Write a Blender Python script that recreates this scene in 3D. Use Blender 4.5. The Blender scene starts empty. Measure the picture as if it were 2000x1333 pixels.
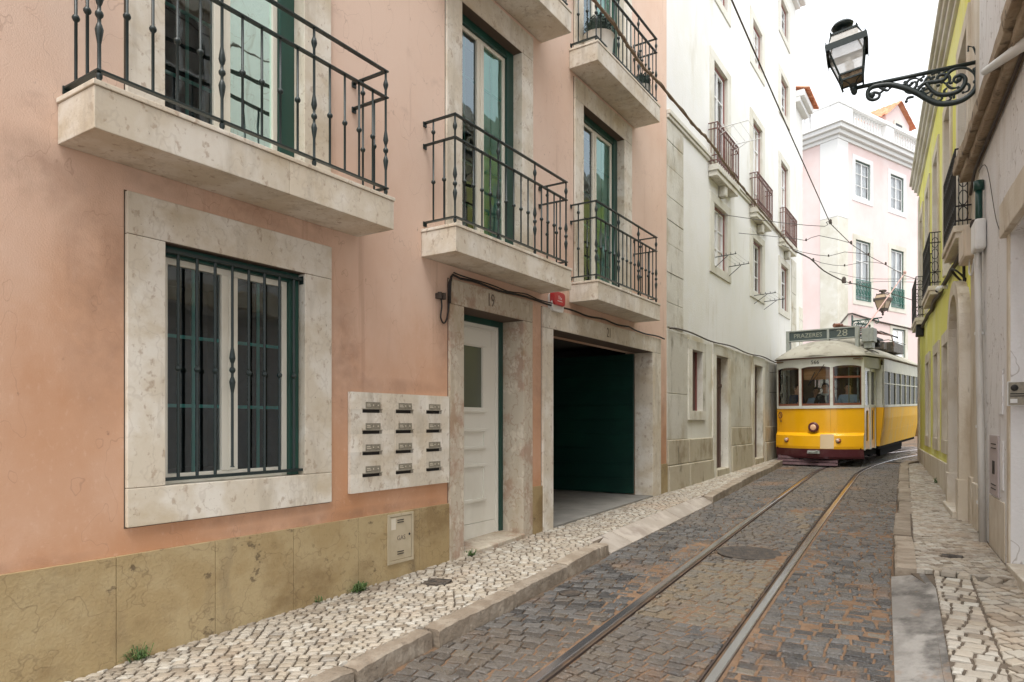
import bpy, bmesh, math, random
from mathutils import Vector, Matrix, noise
random.seed(7)
sc = bpy.context.scene
col = sc.collection
R = math.radians

# ---------------------------------------------------------------- camera
YAW = math.atan(869/1333)
SL = .0257                                   # the street climbs 2.6 %
cam = bpy.data.cameras.new('camera')
cam.sensor_width = 36; cam.lens = 36*1333/2000
cam.shift_y = 158.5/2000
cam.clip_end = 500; cam.clip_start = .05
co = bpy.data.objects.new('camera', cam); col.objects.link(co)
co.location = (4.1, 0, 1.46); co.rotation_euler = (R(90), 0, YAW)
sc.camera = co
# ---------------------------------------------------------------- sky, sun, exposure
w = bpy.data.worlds.new("World"); sc.world = w; w.use_nodes = True
wn = w.node_tree; bg = wn.nodes['Background']
sky = wn.nodes.new('ShaderNodeTexSky'); sky.sky_type = 'NISHITA'; sky.sun_disc = False
sky.sun_elevation = R(58); sky.sun_rotation = R(115); sky.dust_density = 4; sky.air_density = 1.0
hs = wn.nodes.new('ShaderNodeHueSaturation'); hs.inputs['Saturation'].default_value = .10
wn.links.new(sky.outputs[0], hs.inputs['Color'])
# a veil of even cloud evens out the clear-sky gradient
mx = wn.nodes.new('ShaderNodeMix'); mx.data_type = 'RGBA'; mx.inputs['Factor'].default_value = .6
wn.links.new(hs.outputs[0], mx.inputs['A']); mx.inputs['B'].default_value = (8.2, 8.5, 8.9, 1)
wn.links.new(mx.outputs['Result'], bg.inputs['Color']); bg.inputs['Strength'].default_value = .13
sun = bpy.data.lights.new('sun', 'SUN'); sun.energy = 1.5; sun.angle = R(24); sun.color = (1, .96, .9)
so = bpy.data.objects.new('sun', sun); col.objects.link(so)
so.rotation_euler = Vector((.12, -.45, 1.0)).to_track_quat('Z', 'Y').to_euler()
sc.view_settings.view_transform = 'Standard'; sc.view_settings.look = 'None'
sc.view_settings.exposure = 1.03; sc.view_settings.gamma = 1
sc.render.engine = 'CYCLES'
sc.cycles.max_bounces = 8; sc.cycles.diffuse_bounces = 5; sc.cycles.glossy_bounces = 4
sc.cycles.transparent_max_bounces = 12; sc.cycles.transmission_bounces = 6
sc.cycles.use_denoising = True

# ---------------------------------------------------------------- materials
def mat(name, base, rough=.7, layers=(), spots=(), spotc=(.2, .12, .08), island=0, bump=0, bscale=30, metal=0, coat=0, spec=None, attr=None, emit=None, brick=None):
    """layers: (colour, (sx,sy,sz), lo, hi, strength) noise patches mixed over the base."""
    m = bpy.data.materials.new(name); m.use_nodes = True
    t = m.node_tree; N = t.nodes; L = t.links; P = N['Principled BSDF']
    geo = N.new('ShaderNodeNewGeometry')
    P.inputs['Roughness'].default_value = rough; P.inputs['Metallic'].default_value = metal
    P.inputs['Coat Weight'].default_value = coat; P.inputs['Coat Roughness'].default_value = .08
    if spec is not None: P.inputs['Specular IOR Level'].default_value = spec
    cur = None
    if attr:
        a = N.new('ShaderNodeAttribute'); a.attribute_name = attr[0]
        r = N.new('ShaderNodeValToRGB'); L.new(a.outputs['Fac'], r.inputs[0])
        el = r.color_ramp.elements
        n = len(attr[1])
        for i, c in enumerate(attr[1]):
            e = el[i] if i < 2 else el.new(i/(n-1))
            e.position = i/(n-1); e.color = (*c, 1)
        cur = r.outputs[0]
    for lay_ in layers:
        (c, s, lo, hi, st) = lay_[:5]
        mp = N.new('ShaderNodeMapping'); mp.inputs['Scale'].default_value = s
        mp.inputs['Location'].default_value = (random.random()*50, random.random()*50, random.random()*50)
        L.new(geo.outputs['Position'], mp.inputs[0])
        nz = N.new('ShaderNodeTexNoise'); nz.inputs['Scale'].default_value = 1
        nz.inputs['Detail'].default_value = 6; nz.inputs['Roughness'].default_value = .62
        L.new(mp.outputs[0], nz.inputs['Vector'])
        mr = N.new('ShaderNodeMapRange'); mr.interpolation_type = 'SMOOTHSTEP'
        mr.inputs['From Min'].default_value = lo; mr.inputs['From Max'].default_value = hi
        mr.inputs['To Max'].default_value = st
        src = nz.outputs['Fac']
        if len(lay_) > 5 and lay_[5] == 'r':          # thin veins where the noise crosses its middle
            nz.inputs['Detail'].default_value = 3.5
            m1 = N.new('ShaderNodeMath'); m1.operation = 'SUBTRACT'; m1.inputs[1].default_value = .5; L.new(src, m1.inputs[0])
            m2 = N.new('ShaderNodeMath'); m2.operation = 'ABSOLUTE'; L.new(m1.outputs[0], m2.inputs[0])
            m3 = N.new('ShaderNodeMath'); m3.operation = 'SUBTRACT'; m3.inputs[0].default_value = 1; L.new(m2.outputs[0], m3.inputs[1]); src = m3.outputs[0]
        elif len(lay_) > 5:                            # patches that grow commoner with height: (z at none, z at full)
            sp_ = N.new('ShaderNodeSeparateXYZ'); L.new(geo.outputs['Position'], sp_.inputs[0])
            m1 = N.new('ShaderNodeMapRange'); m1.inputs['From Min'].default_value = lay_[5][0]; m1.inputs['From Max'].default_value = lay_[5][1]
            m1.inputs['To Min'].default_value = -.22; m1.inputs['To Max'].default_value = .22; L.new(sp_.outputs['Z'], m1.inputs['Value'])
            m2 = N.new('ShaderNodeMath'); m2.operation = 'ADD'; L.new(src, m2.inputs[0]); L.new(m1.outputs[0], m2.inputs[1]); src = m2.outputs[0]
        L.new(src, mr.inputs['Value'])
        x = N.new('ShaderNodeMix'); x.data_type = 'RGBA'
        L.new(mr.outputs[0], x.inputs['Factor'])
        if cur is None: x.inputs['A'].default_value = (*base, 1)
        else: L.new(cur, x.inputs['A'])
        x.inputs['B'].default_value = (*c, 1)
        cur = x.outputs['Result']
    if spots:                                     # grime that has settled at given places: (y, z, ry, rz, strength)
        sp_ = N.new('ShaderNodeSeparateXYZ'); L.new(geo.outputs['Position'], sp_.inputs[0])
        nz = N.new('ShaderNodeTexNoise'); nz.inputs['Scale'].default_value = 3.2; nz.inputs['Detail'].default_value = 7; nz.inputs['Roughness'].default_value = .65
        L.new(geo.outputs['Position'], nz.inputs['Vector'])
        def mth(op, a, b_=None, clamp=False):
            m_ = N.new('ShaderNodeMath'); m_.operation = op; m_.use_clamp = clamp
            for i_, v_ in enumerate((a, b_)):
                if v_ is None: continue
                if isinstance(v_, (int, float)): m_.inputs[i_].default_value = v_
                else: L.new(v_, m_.inputs[i_])
            return m_.outputs[0]
        tot = None
        for (y_, z_, ry, rz, st) in spots:
            dy = mth('DIVIDE', mth('SUBTRACT', sp_.outputs['Y'], y_), ry); dz = mth('DIVIDE', mth('SUBTRACT', sp_.outputs['Z'], z_), rz)
            f = mth('SUBTRACT', 1., mth('ADD', mth('MULTIPLY', dy, dy), mth('MULTIPLY', dz, dz)), True)
            f = mth('MULTIPLY', f, st); tot = f if tot is None else mth('MAXIMUM', tot, f)
        nn = N.new('ShaderNodeMapRange'); nn.inputs['From Min'].default_value = .36; nn.inputs['From Max'].default_value = .66; L.new(nz.outputs['Fac'], nn.inputs['Value'])
        x = N.new('ShaderNodeMix'); x.data_type = 'RGBA'; L.new(mth('MULTIPLY', tot, nn.outputs[0]), x.inputs['Factor'])
        if cur is None: x.inputs['A'].default_value = (*base, 1)
        else: L.new(cur, x.inputs['A'])
        x.inputs['B'].default_value = (*spotc, 1); cur = x.outputs['Result']
    if island and cur is not None:                # every block of stone has its own tone
        ir = N.new('ShaderNodeMapRange'); ir.inputs['To Min'].default_value = 1-island; ir.inputs['To Max'].default_value = 1+island*.7
        L.new(geo.outputs['Random Per Island'], ir.inputs['Value'])
        hv = N.new('ShaderNodeHueSaturation'); L.new(ir.outputs[0], hv.inputs['Value']); L.new(cur, hv.inputs['Color']); cur = hv.outputs[0]
    if cur is None: P.inputs['Base Color'].default_value = (*base, 1)
    else: L.new(cur, P.inputs['Base Color'])
    if bump:
        nb = N.new('ShaderNodeTexNoise'); nb.inputs['Scale'].default_value = bscale; nb.inputs['Detail'].default_value = 5
        L.new(geo.outputs['Position'], nb.inputs['Vector'])
        b = N.new('ShaderNodeBump'); b.inputs['Strength'].default_value = bump; b.inputs['Distance'].default_value = .02
        L.new(nb.outputs['Fac'], b.inputs['Height']); L.new(b.outputs[0], P.inputs['Normal'])
    if emit:
        P.inputs['Emission Color'].default_value = (*emit[0], 1); P.inputs['Emission Strength'].default_value = emit[1]
    return m

def glass_mat(name, tint=(.9, .95, .95), ior=1.5, rough=.02, refl=(1, 1, 1)):
    m = bpy.data.materials.new(name); m.use_nodes = True
    t = m.node_tree; N = t.nodes; L = t.links
    N.remove(N['Principled BSDF']); out = N['Material Output']
    f = N.new('ShaderNodeFresnel'); f.inputs['IOR'].default_value = ior
    tr = N.new('ShaderNodeBsdfTransparent'); tr.inputs[0].default_value = (*tint, 1)
    gl = N.new('ShaderNodeBsdfGlossy'); gl.inputs['Roughness'].default_value = rough; gl.inputs[0].default_value = (*refl, 1)
    geo = N.new('ShaderNodeNewGeometry')
    nz = N.new('ShaderNodeTexNoise'); nz.inputs['Scale'].default_value = 2.2
    L.new(geo.outputs['Position'], nz.inputs['Vector'])
    b = N.new('ShaderNodeBump'); b.inputs['Strength'].default_value = .05; b.inputs['Distance'].default_value = .1
    L.new(nz.outputs['Fac'], b.inputs['Height']); L.new(b.outputs[0], gl.inputs['Normal'])
    mix = N.new('ShaderNodeMixShader'); L.new(f.outputs[0], mix.inputs[0])
    L.new(tr.outputs[0], mix.inputs[1]); L.new(gl.outputs[0], mix.inputs[2]); L.new(mix.outputs[0], out.inputs[0])
    return m

M = {}
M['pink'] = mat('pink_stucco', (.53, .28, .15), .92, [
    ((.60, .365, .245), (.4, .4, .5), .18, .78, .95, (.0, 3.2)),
    ((.76, .585, .48), (.45, .45, .35), .20, .78, .95, (1.4, 4.6)),  # paler up the wall: brighter sky light painted into the colour
    ((.47, .22, .10), (1.1, .9, .6), .50, .72, .60, (3.6, -.2)),  # more orange low down: shade and warm bounce put into the colour
    ((.25, .13, .085), (1.7, 1.7, 1.1), .9975, .9998, .28, 'r'),
    ((.36, .20, .13), (7, 7, .45), .58, .74, .32),
    ((.27, .15, .11), (1.5, 1.5, 1.9), .60, .78, .42),
    ((.22, .12, .08), (12, 12, 9), .68, .75, .55),
    ((.70, .48, .37), (34, 34, 22), .55, .75, .28)],
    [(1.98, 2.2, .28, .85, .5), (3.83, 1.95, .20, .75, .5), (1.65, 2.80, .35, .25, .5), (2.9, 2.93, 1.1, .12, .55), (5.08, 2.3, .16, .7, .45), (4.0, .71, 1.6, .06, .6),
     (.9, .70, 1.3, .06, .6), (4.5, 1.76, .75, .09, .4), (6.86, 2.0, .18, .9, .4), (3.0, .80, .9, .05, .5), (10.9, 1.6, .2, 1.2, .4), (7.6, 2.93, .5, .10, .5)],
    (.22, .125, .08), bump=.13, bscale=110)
M['lioz'] = mat('limestone', (.62, .55, .44), .62, [
    ((.75, .71, .635), (2.5, 2.5, 2.5), .42, .62, .8),
    ((.50, .40, .26), (1.6, 1.6, 3.1), .52, .70, .65),
    ((.36, .29, .22), (3.2, 3.2, 2.4), .985, .999, .22, 'r'),
    ((.36, .26, .18), (17, 17, 12), .58, .66, .6),
    ((.17, .12, .09), (48, 48, 40), .66, .72, .7),
    ((.42, .365, .285), (5, 5, 1.0), .5, .70, .55)], bump=.12, bscale=60, island=.09)
M['lioz_red'] = mat('veined_limestone', (.49, .43, .34), .6, [
    ((.38, .25, .18), (4, 4, 3), .48, .64, .8),
    ((.62, .56, .46), (9, 9, 6), .52, .64, .75),
    ((.33, .22, .16), (5, 5, 4), .975, .997, .55, 'r'),
    ((.30, .21, .11), (2, 2, 1.2), .5, .7, .5),
    ((.2, .13, .1), (30, 30, 25), .64, .71, .6)], bump=.12, bscale=60, island=.12)
M['plinth'] = mat('yellow_limestone', (.39, .285, .14), .58, [
    ((.46, .36, .20), (2.2, 2.2, 2.6), .42, .62, .75),
    ((.20, .125, .05), (1.1, 1.1, 1.7), .50, .68, .7),
    ((.12, .075, .035), (2.3, 2.3, 2.8), .990, .9995, .35, 'r'),
    ((.17, .105, .05), (7, 7, 6), .986, .999, .22, 'r'),
    ((.085, .055, .03), (5.5, 5.5, 6.5), .62, .68, .75),
    ((.36, .27, .14), (28, 28, 28), .56, .7, .4),
    ((.15, .11, .07), (2.5, 2.5, .8), .54, .74, .6)], bump=.18, bscale=50, island=.14)
M['joint'] = mat('dark_mortar', (.10, .07, .05), .95)
M['white'] = mat('white_plaster', (.75, .745, .725), .9, [
    ((.68, .67, .61), (.5, .5, .28), .44, .66, .8),
    ((.52, .48, .38), (1.3, 1.3, .35), .56, .76, .55),
    ((.36, .33, .22), (5, 5, .7), .62, .8, .4),
    ((.74, .75, .745), (3, 3, 3), .5, .7, .5)], bump=.25, bscale=30)
M['old_stone'] = mat('weathered_stone', (.60, .575, .50), .85, [
    ((.70, .68, .61), (1.2, 1.2, 1.5), .42, .62, .8),
    ((.38, .31, .19), (1.6, 1.6, 1.1), .50, .68, .65),
    ((.15, .13, .08), (4, 4, 1.4), .58, .72, .65),
    ((.09, .08, .06), (24, 24, 20), .64, .72, .5)], bump=.4, bscale=25, island=.2)
M['old_block'] = mat('weathered_base_block', (.50, .44, .33), .88, [
    ((.55, .50, .38), (1.6, 1.6, 1.8), .44, .62, .7),
    ((.28, .22, .13), (2.2, 2.2, 1.6), .50, .66, .7),
    ((.10, .09, .055), (5, 5, 2), .57, .70, .7),
    ((.2, .2, .13), (3, 3, 2.2), .6, .74, .4)], bump=.5, bscale=22, island=.2)
M['dado'] = mat('cream_render', (.70, .685, .62), .88, [
    ((.74, .73, .67), (1, 1, 1.4), .42, .62, .8),
    ((.45, .37, .2), (1.1, 1.1, .6), .50, .70, .6),
    ((.26, .24, .15), (6, 6, 1), .60, .76, .5)], bump=.25, bscale=30)
M['bgpink'] = mat('pale_pink_plaster', (.69, .545, .52), .9, [((.74, .63, .615), (.4, .4, .4), .4, .65, .8), ((.62, .47, .45), (1.5, 1.5, .4), .55, .75, .4)], bump=.1, bscale=20)
M['bgstone'] = mat('pale_stone', (.62, .60, .53), .85, [((.50, .47, .38), (.8, .8, .9), .45, .65, .8), ((.7, .69, .65), (2, 2, 2), .5, .7, .6)], bump=.1, bscale=20)
M['bgwhite'] = mat('white_cornice_paint', (.70, .70, .69), .8, [((.68, .68, .66), (1, 1, 1), .5, .7, .5)])
M['yellow'] = mat('lime_yellow_paint', (.78, .76, .17), .85, [
    ((.84, .83, .36), (.9, .9, .5), .42, .64, .8), ((.46, .44, .09), (3, 3, .6), .56, .74, .5),
    ((.35, .33, .12), (2, 2, 2), .64, .78, .4)], bump=.15, bscale=40)
M['rstone'] = mat('beige_stone', (.60, .53, .42), .8, [
    ((.72, .67, .58), (2, 2, 1.5), .42, .62, .8), ((.40, .30, .19), (3, 3, 1), .5, .7, .6),
    ((.2, .15, .1), (10, 10, 3), .62, .74, .5)], bump=.25, bscale=40)
M['archdoor'] = mat('greyed_door_wood', (.26, .21, .17), .7, [((.36, .30, .25), (5, 5, .8), .45, .65, .8)])
M['grey'] = mat('dirty_white_render', (.78, .775, .77), .9, [
    ((.78, .77, .77), (1.5, 1.5, .5), .44, .64, .8), ((.60, .55, .50), (2, 2, .5), .54, .74, .5),
    ((.28, .24, .2), (9, 9, 2.5), .60, .72, .5), ((.22, .17, .13), (1.6, 1.6, .9), .994, .9996, .5, 'r'), ((.36, .30, .25), (4, 4, .4), .56, .72, .4)], bump=.4, bscale=40)
M['rough_grey'] = mat('rough_cement', (.60, .60, .61), .95, [
    ((.68, .68, .69), (3, 3, 3), .44, .6, .8), ((.32, .31, .3), (5, 5, 5), .58, .7, .5)], bump=.8, bscale=70)
M['eave'] = mat('mossy_brown_stone', (.30, .23, .155), .95, [
    ((.46, .38, .28), (2.5, 2.5, 2.5), .44, .62, .7), ((.07, .055, .04), (6, 6, 6), .52, .68, .75),
    ((.40, .38, .32), (14, 14, 14), .6, .7, .4)], bump=.9, bscale=28)
M['iron'] = mat('dark_green_ironwork', (.011, .022, .021), .42, [((.024, .036, .032), (20, 20, 6), .5, .7, .6), ((.07, .05, .035), (30, 30, 30), .68, .76, .5)], bump=.1, bscale=90)
M['green'] = mat('dark_green_paint', (.008, .05, .038), .35, [((.012, .075, .055), (4, 4, 1), .45, .65, .7)])
M['garage_green'] = mat('garage_door_paint', (.004, .030, .022), .4, [((.006, .045, .03), (2, 2, 3), .45, .65, .7)])
M['cream'] = mat('cream_joinery', (.72, .69, .59), .45, [((.55, .51, .41), (2, 2, 1), .5, .7, .6)])
M['doorw'] = mat('door_paint', (.74, .72, .64), .42, [((.56, .53, .44), (1.5, 1.5, .7), .5, .72, .5)])
M['teal'] = mat('teal_glazing_bar', (.16, .55, .47), .45)
M['teal_board'] = mat('teal_inner_shutter', (.36, .74, .68), .5, [((.48, .80, .75), (1, 1, 3), .45, .6, .7)])
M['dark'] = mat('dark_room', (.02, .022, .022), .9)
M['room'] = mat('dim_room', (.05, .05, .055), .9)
M['frost'] = mat('frosted_glass', (.10, .115, .085), .25, coat=.4)
M['glass'] = glass_mat('window_glass', (.80, .90, .90), 2.6, refl=(.66, .78, .84))
M['tealglass'] = glass_mat('teal_tinted_glass', (.85, .98, .95), 2.2, refl=(.70, .95, .90))
M['fglass'] = glass_mat('far_window_glass', (.95, .97, .98), 1.5)
M['tglass'] = glass_mat('tram_glass', (.93, .95, .94), 1.35)
M['lglass'] = mat('lantern_glass', (.86, .85, .81), .3, [((.66, .63, .56), (9, 9, 9), .45, .65, .6)])
M['lglass'].node_tree.nodes['Principled BSDF'].inputs['Alpha'].default_value = .50
M['curtain'] = mat('net_curtain', (.82, .83, .83), .9, [((.5, .5, .5), (14, 14, .6), .45, .6, .7)])
M['metalplate'] = mat('brushed_plate', (.30, .27, .21), .5, [((.20, .18, .14), (40, 40, 40), .45, .62, .7)], metal=.3)
M['hatch'] = mat('beige_hatch_paint', (.42, .35, .235), .5, [((.5, .43, .31), (4, 4, 4), .44, .62, .6), ((.25, .15, .08), (7, 7, 3), .62, .74, .6)])
M['black'] = mat('black_rubber', (.015, .013, .012), .6)
M['cable'] = mat('brown_cable', (.06, .045, .035), .7)
M['oldcable'] = mat('faded_cable', (.20, .14, .09), .7)
M['wire'] = mat('wire', (.09, .085, .08), .5, metal=.3)
M['copper'] = mat('contact_wire', (.10, .08, .065), .45, metal=.5)
M['lettering'] = mat('engraved_letter', (.16, .13, .10), .8)
M['red'] = mat('red_plastic', (.46, .03, .035), .35)
M['whitep'] = mat('white_plastic', (.7, .7, .68), .4, [((.6, .58, .52), (5, 5, 5), .5, .7, .5)])
M['oldpipe'] = mat('weathered_pipe', (.55, .53, .49), .6, [((.40, .36, .31), (9, 9, 1.5), .48, .68, .6)])
M['beigep'] = mat('beige_plastic', (.60, .50, .38), .5, [((.5, .41, .3), (3, 3, 3), .5, .7, .6)])
M['redframe'] = mat('oxblood_frame', (.22, .075, .065), .5, [((.32, .15, .13), (5, 5, 2), .5, .7, .6)])
M['rustiron'] = mat('rusty_railing', (.13, .06, .05), .7, [((.22, .13, .11), (9, 9, 9), .45, .65, .8)])
M['tile'] = mat('terracotta_tile', (.56, .20, .10), .8, [((.68, .34, .20), (5, 5, 5), .42, .62, .8), ((.3, .14, .09), (3, 3, 3), .56, .7, .5)], island=.2)
M['soil'] = mat('joint_sand', (.135, .09, .055), .95, [((.075, .058, .042), (2, 2, 2), .42, .62, .8), ((.24, .135, .07), (2.5, 2.5, 2.5), .52, .68, .75)], bump=.5, bscale=80)
M['sand'] = mat('orange_grit', (.19, .115, .065), .95, [((.26, .165, .10), (7, 7, 7), .44, .62, .7), ((.16, .10, .06), (25, 25, 25), .55, .7, .6)], bump=.5, bscale=120)
M['pale_soil'] = mat('pale_joint_sand', (.13, .10, .072), .95, [((.08, .062, .045), (3, 3, 3), .45, .65, .8)], bump=.5, bscale=80)
M['ground'] = mat('dusty_ground', (.20, .18, .16), .95, [((.13, .12, .11), (3, 3, 3), .45, .62, .8)], bump=.5, bscale=12)
M['kerb'] = mat('kerb_limestone', (.25, .20, .148), .85, [
    ((.36, .305, .24), (4, 4, 6), .42, .60, .8), ((.20, .155, .11), (3, 3, 7), .52, .68, .7), ((.10, .08, .06), (16, 16, 16), .62, .7, .5)], bump=.5, bscale=35, island=.16)
M['rampstone'] = mat('worn_driveway_stone', (.33, .285, .235), .7, [
    ((.44, .39, .335), (3, 3, 3), .42, .6, .8), ((.24, .195, .16), (2, 2, 2), .52, .66, .8), ((.14, .12, .11), (2.6, 6, 3), .62, .70, .6)], bump=.2, bscale=40, island=.14)
M['concrete'] = mat('stained_concrete', (.22, .205, .185), .9, [
    ((.36, .34, .31), (2.4, 1.4, 2), .46, .62, .8), ((.085, .078, .07), (1.8, 1.2, 2), .48, .60, .85), ((.3, .27, .22), (40, 40, 40), .55, .7, .4), ((.3, .19, .11), (6, 3, 3), .6, .72, .5)], bump=.4, bscale=40)
M['gfloor'] = mat('garage_concrete', (.21, .20, .18), .8, [((.28, .265, .235), (2, 2, 2), .42, .62, .8), ((.18, .17, .15), (3, 3, 3), .55, .68, .6)], bump=.2, bscale=30)
M['steel'] = mat('polished_rail', (.55, .55, .57), .2, [((.25, .22, .20), (14, 1.2, 8), .56, .74, .45)], metal=.9)
M['rustrail'] = mat('rusty_rail_web', (.07, .05, .042), .6, [((.17, .10, .06), (9, 3, 9), .5, .66, .7)], metal=.3)
M['castiron'] = mat('cast_iron_cover', (.07, .062, .055), .6, [((.14, .11, .085), (12, 12, 12), .45, .62, .8)], bump=.5, bscale=90, metal=.3)
M['leaf'] = mat('weed_leaf', (.055, .11, .03), .6, [((.12, .18, .05), (30, 30, 30), .45, .62, .8)])
M['pot'] = mat('white_planter', (.62, .59, .53), .7, [((.5, .46, .38), (6, 6, 6), .5, .7, .6)])
M['shrub'] = mat('dark_shrub', (.022, .040, .032), .8, [((.045, .075, .05), (60, 60, 60), .45, .6, .8)])
M['tsidecream'] = mat('shaded_tram_cream', (.40, .395, .33), .5, [((.50, .49, .42), (2, 2, 3), .45, .65, .6), ((.24, .23, .18), (9, 9, 3), .6, .74, .5)])  # tram cream with the side's shade put into the colour, plus dirt streaks
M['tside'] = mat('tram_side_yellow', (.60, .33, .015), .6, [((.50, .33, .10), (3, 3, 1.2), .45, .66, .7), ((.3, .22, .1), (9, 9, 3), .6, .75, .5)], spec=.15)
M['tsglass'] = glass_mat('tram_side_glass', (.30, .30, .29), 1.5, refl=(.30, .30, .28))
M['tanglass'] = mat('tan_lantern_glass', (.34, .25, .16), .3)
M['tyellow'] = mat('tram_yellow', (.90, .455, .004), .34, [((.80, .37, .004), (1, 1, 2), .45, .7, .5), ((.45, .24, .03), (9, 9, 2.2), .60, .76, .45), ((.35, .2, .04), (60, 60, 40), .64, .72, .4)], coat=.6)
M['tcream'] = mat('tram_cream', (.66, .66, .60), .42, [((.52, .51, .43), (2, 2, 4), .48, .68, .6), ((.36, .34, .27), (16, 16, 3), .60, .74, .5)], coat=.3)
M['tmaroon'] = mat('tram_maroon', (.105, .022, .028), .45, [((.16, .07, .07), (6, 6, 6), .5, .7, .5)])
M['tlife'] = mat('lifeguard_paint', (.075, .032, .038), .7, [((.13, .08, .08), (6, 6, 8), .45, .65, .7)])
M['troof'] = mat('tram_roof_canvas', (.33, .31, .255), .85, [((.42, .40, .335), (2, 2, 2), .42, .62, .7), ((.20, .18, .14), (5, 5, 5), .52, .68, .6)], bump=.15, bscale=40)
M['tgrey'] = mat('tram_grey_metal', (.33, .35, .32), .5, [((.24, .25, .23), (5, 5, 5), .5, .7, .6)])
M['tboard'] = mat('destination_board', (.055, .075, .072), .5)
M['tletter'] = mat('destination_letter', (.30, .31, .25), .6)
M['twood'] = mat('varnished_wood', (.16, .055, .03), .4, [((.24, .09, .045), (2, 2, 9), .45, .62, .7)], coat=.3)
M['tblind'] = mat('tan_blind', (.42, .20, .075), .8, [((.5, .27, .12), (2, 2, 14), .45, .62, .7)])
M['tinside'] = mat('tram_interior', (.20, .125, .075), .6)
M['tunder'] = mat('tram_underframe', (.008, .007, .007), .95, spec=.1)
M['lamp_on'] = mat('lit_headlight', (.50, .33, .22), .2, emit=((1, .52, .25), .14))
M['lens'] = mat('lamp_lens', (.6, .45, .35), .15, coat=.5)
M['orange'] = mat('orange_lens', (.6, .14, .03), .2, coat=.5)
M['skin'] = mat('skin', (.62, .36, .25), .55)
M['navy'] = mat('navy_cloth', (.035, .055, .12), .85)
M['lblue'] = mat('light_blue_cloth', (.38, .50, .68), .85)
M['darkcloth'] = mat('charcoal_cloth', (.03, .03, .032), .85)
M['hair'] = mat('brown_hair', (.035, .02, .012), .6)
M['scarf'] = mat('pale_scarf', (.55, .55, .52), .9)
M['pinkpaper'] = mat('pink_paper', (.62, .36, .36), .7)
M['brownwood'] = mat('brown_door_wood', (.085, .045, .035), .6, [((.14, .08, .06), (8, 8, 1), .5, .68, .7)])
M['paper'] = mat('sticker', (.62, .56, .45), .6)
M['sett'] = mat('basalt_sett', (.1, .1, .1), .36, [
    ((.24, .135, .07), (1.3, 1.0, 1), .53, .68, .62),
    ((.15, .12, .09), (.7, .6, 1), .46, .62, .5),
    ((.21, .205, .20), (55, 55, 55), .54, .68, .6),
    ((.022, .021, .020), (26, 26, 26), .56, .70, .65)], bump=.8, bscale=60,
    attr=('rnd', [(.036, .034, .033), (.074, .071, .068), (.135, .130, .124), (.10, .084, .068), (.175, .155, .125), (.18, .145, .10), (.21, .16, .10)]))
M['calcada'] = mat('limestone_sett', (.4, .4, .4), .66, [
    ((.40, .30, .21), (1.3, 1.3, 1.3), .50, .68, .55),
    ((.26, .215, .16), (38, 38, 38), .56, .72, .5),
    ((.19, .145, .105), (.9, .9, .9), .54, .72, .6)], bump=.4, bscale=60,
    attr=('rnd', [(.21, .17, .125), (.335, .29, .23), (.40, .36, .30), (.475, .445, .385), (.35, .30, .23), (.43, .375, .30), (.28, .25, .21)]))

# ---------------------------------------------------------------- helpers
def tag(o, label=None, cat=None, group=None, kind=None):
    if label: o['label'] = label
    if cat: o['category'] = cat
    if group: o['group'] = group
    if kind: o['kind'] = kind
    return o

def empty(name, loc=(0, 0, 0), rot=(0, 0, 0)):
    o = bpy.data.objects.new(name, None); col.objects.link(o)
    o.location = loc; o.rotation_euler = rot; o.empty_display_size = .2
    return o

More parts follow.
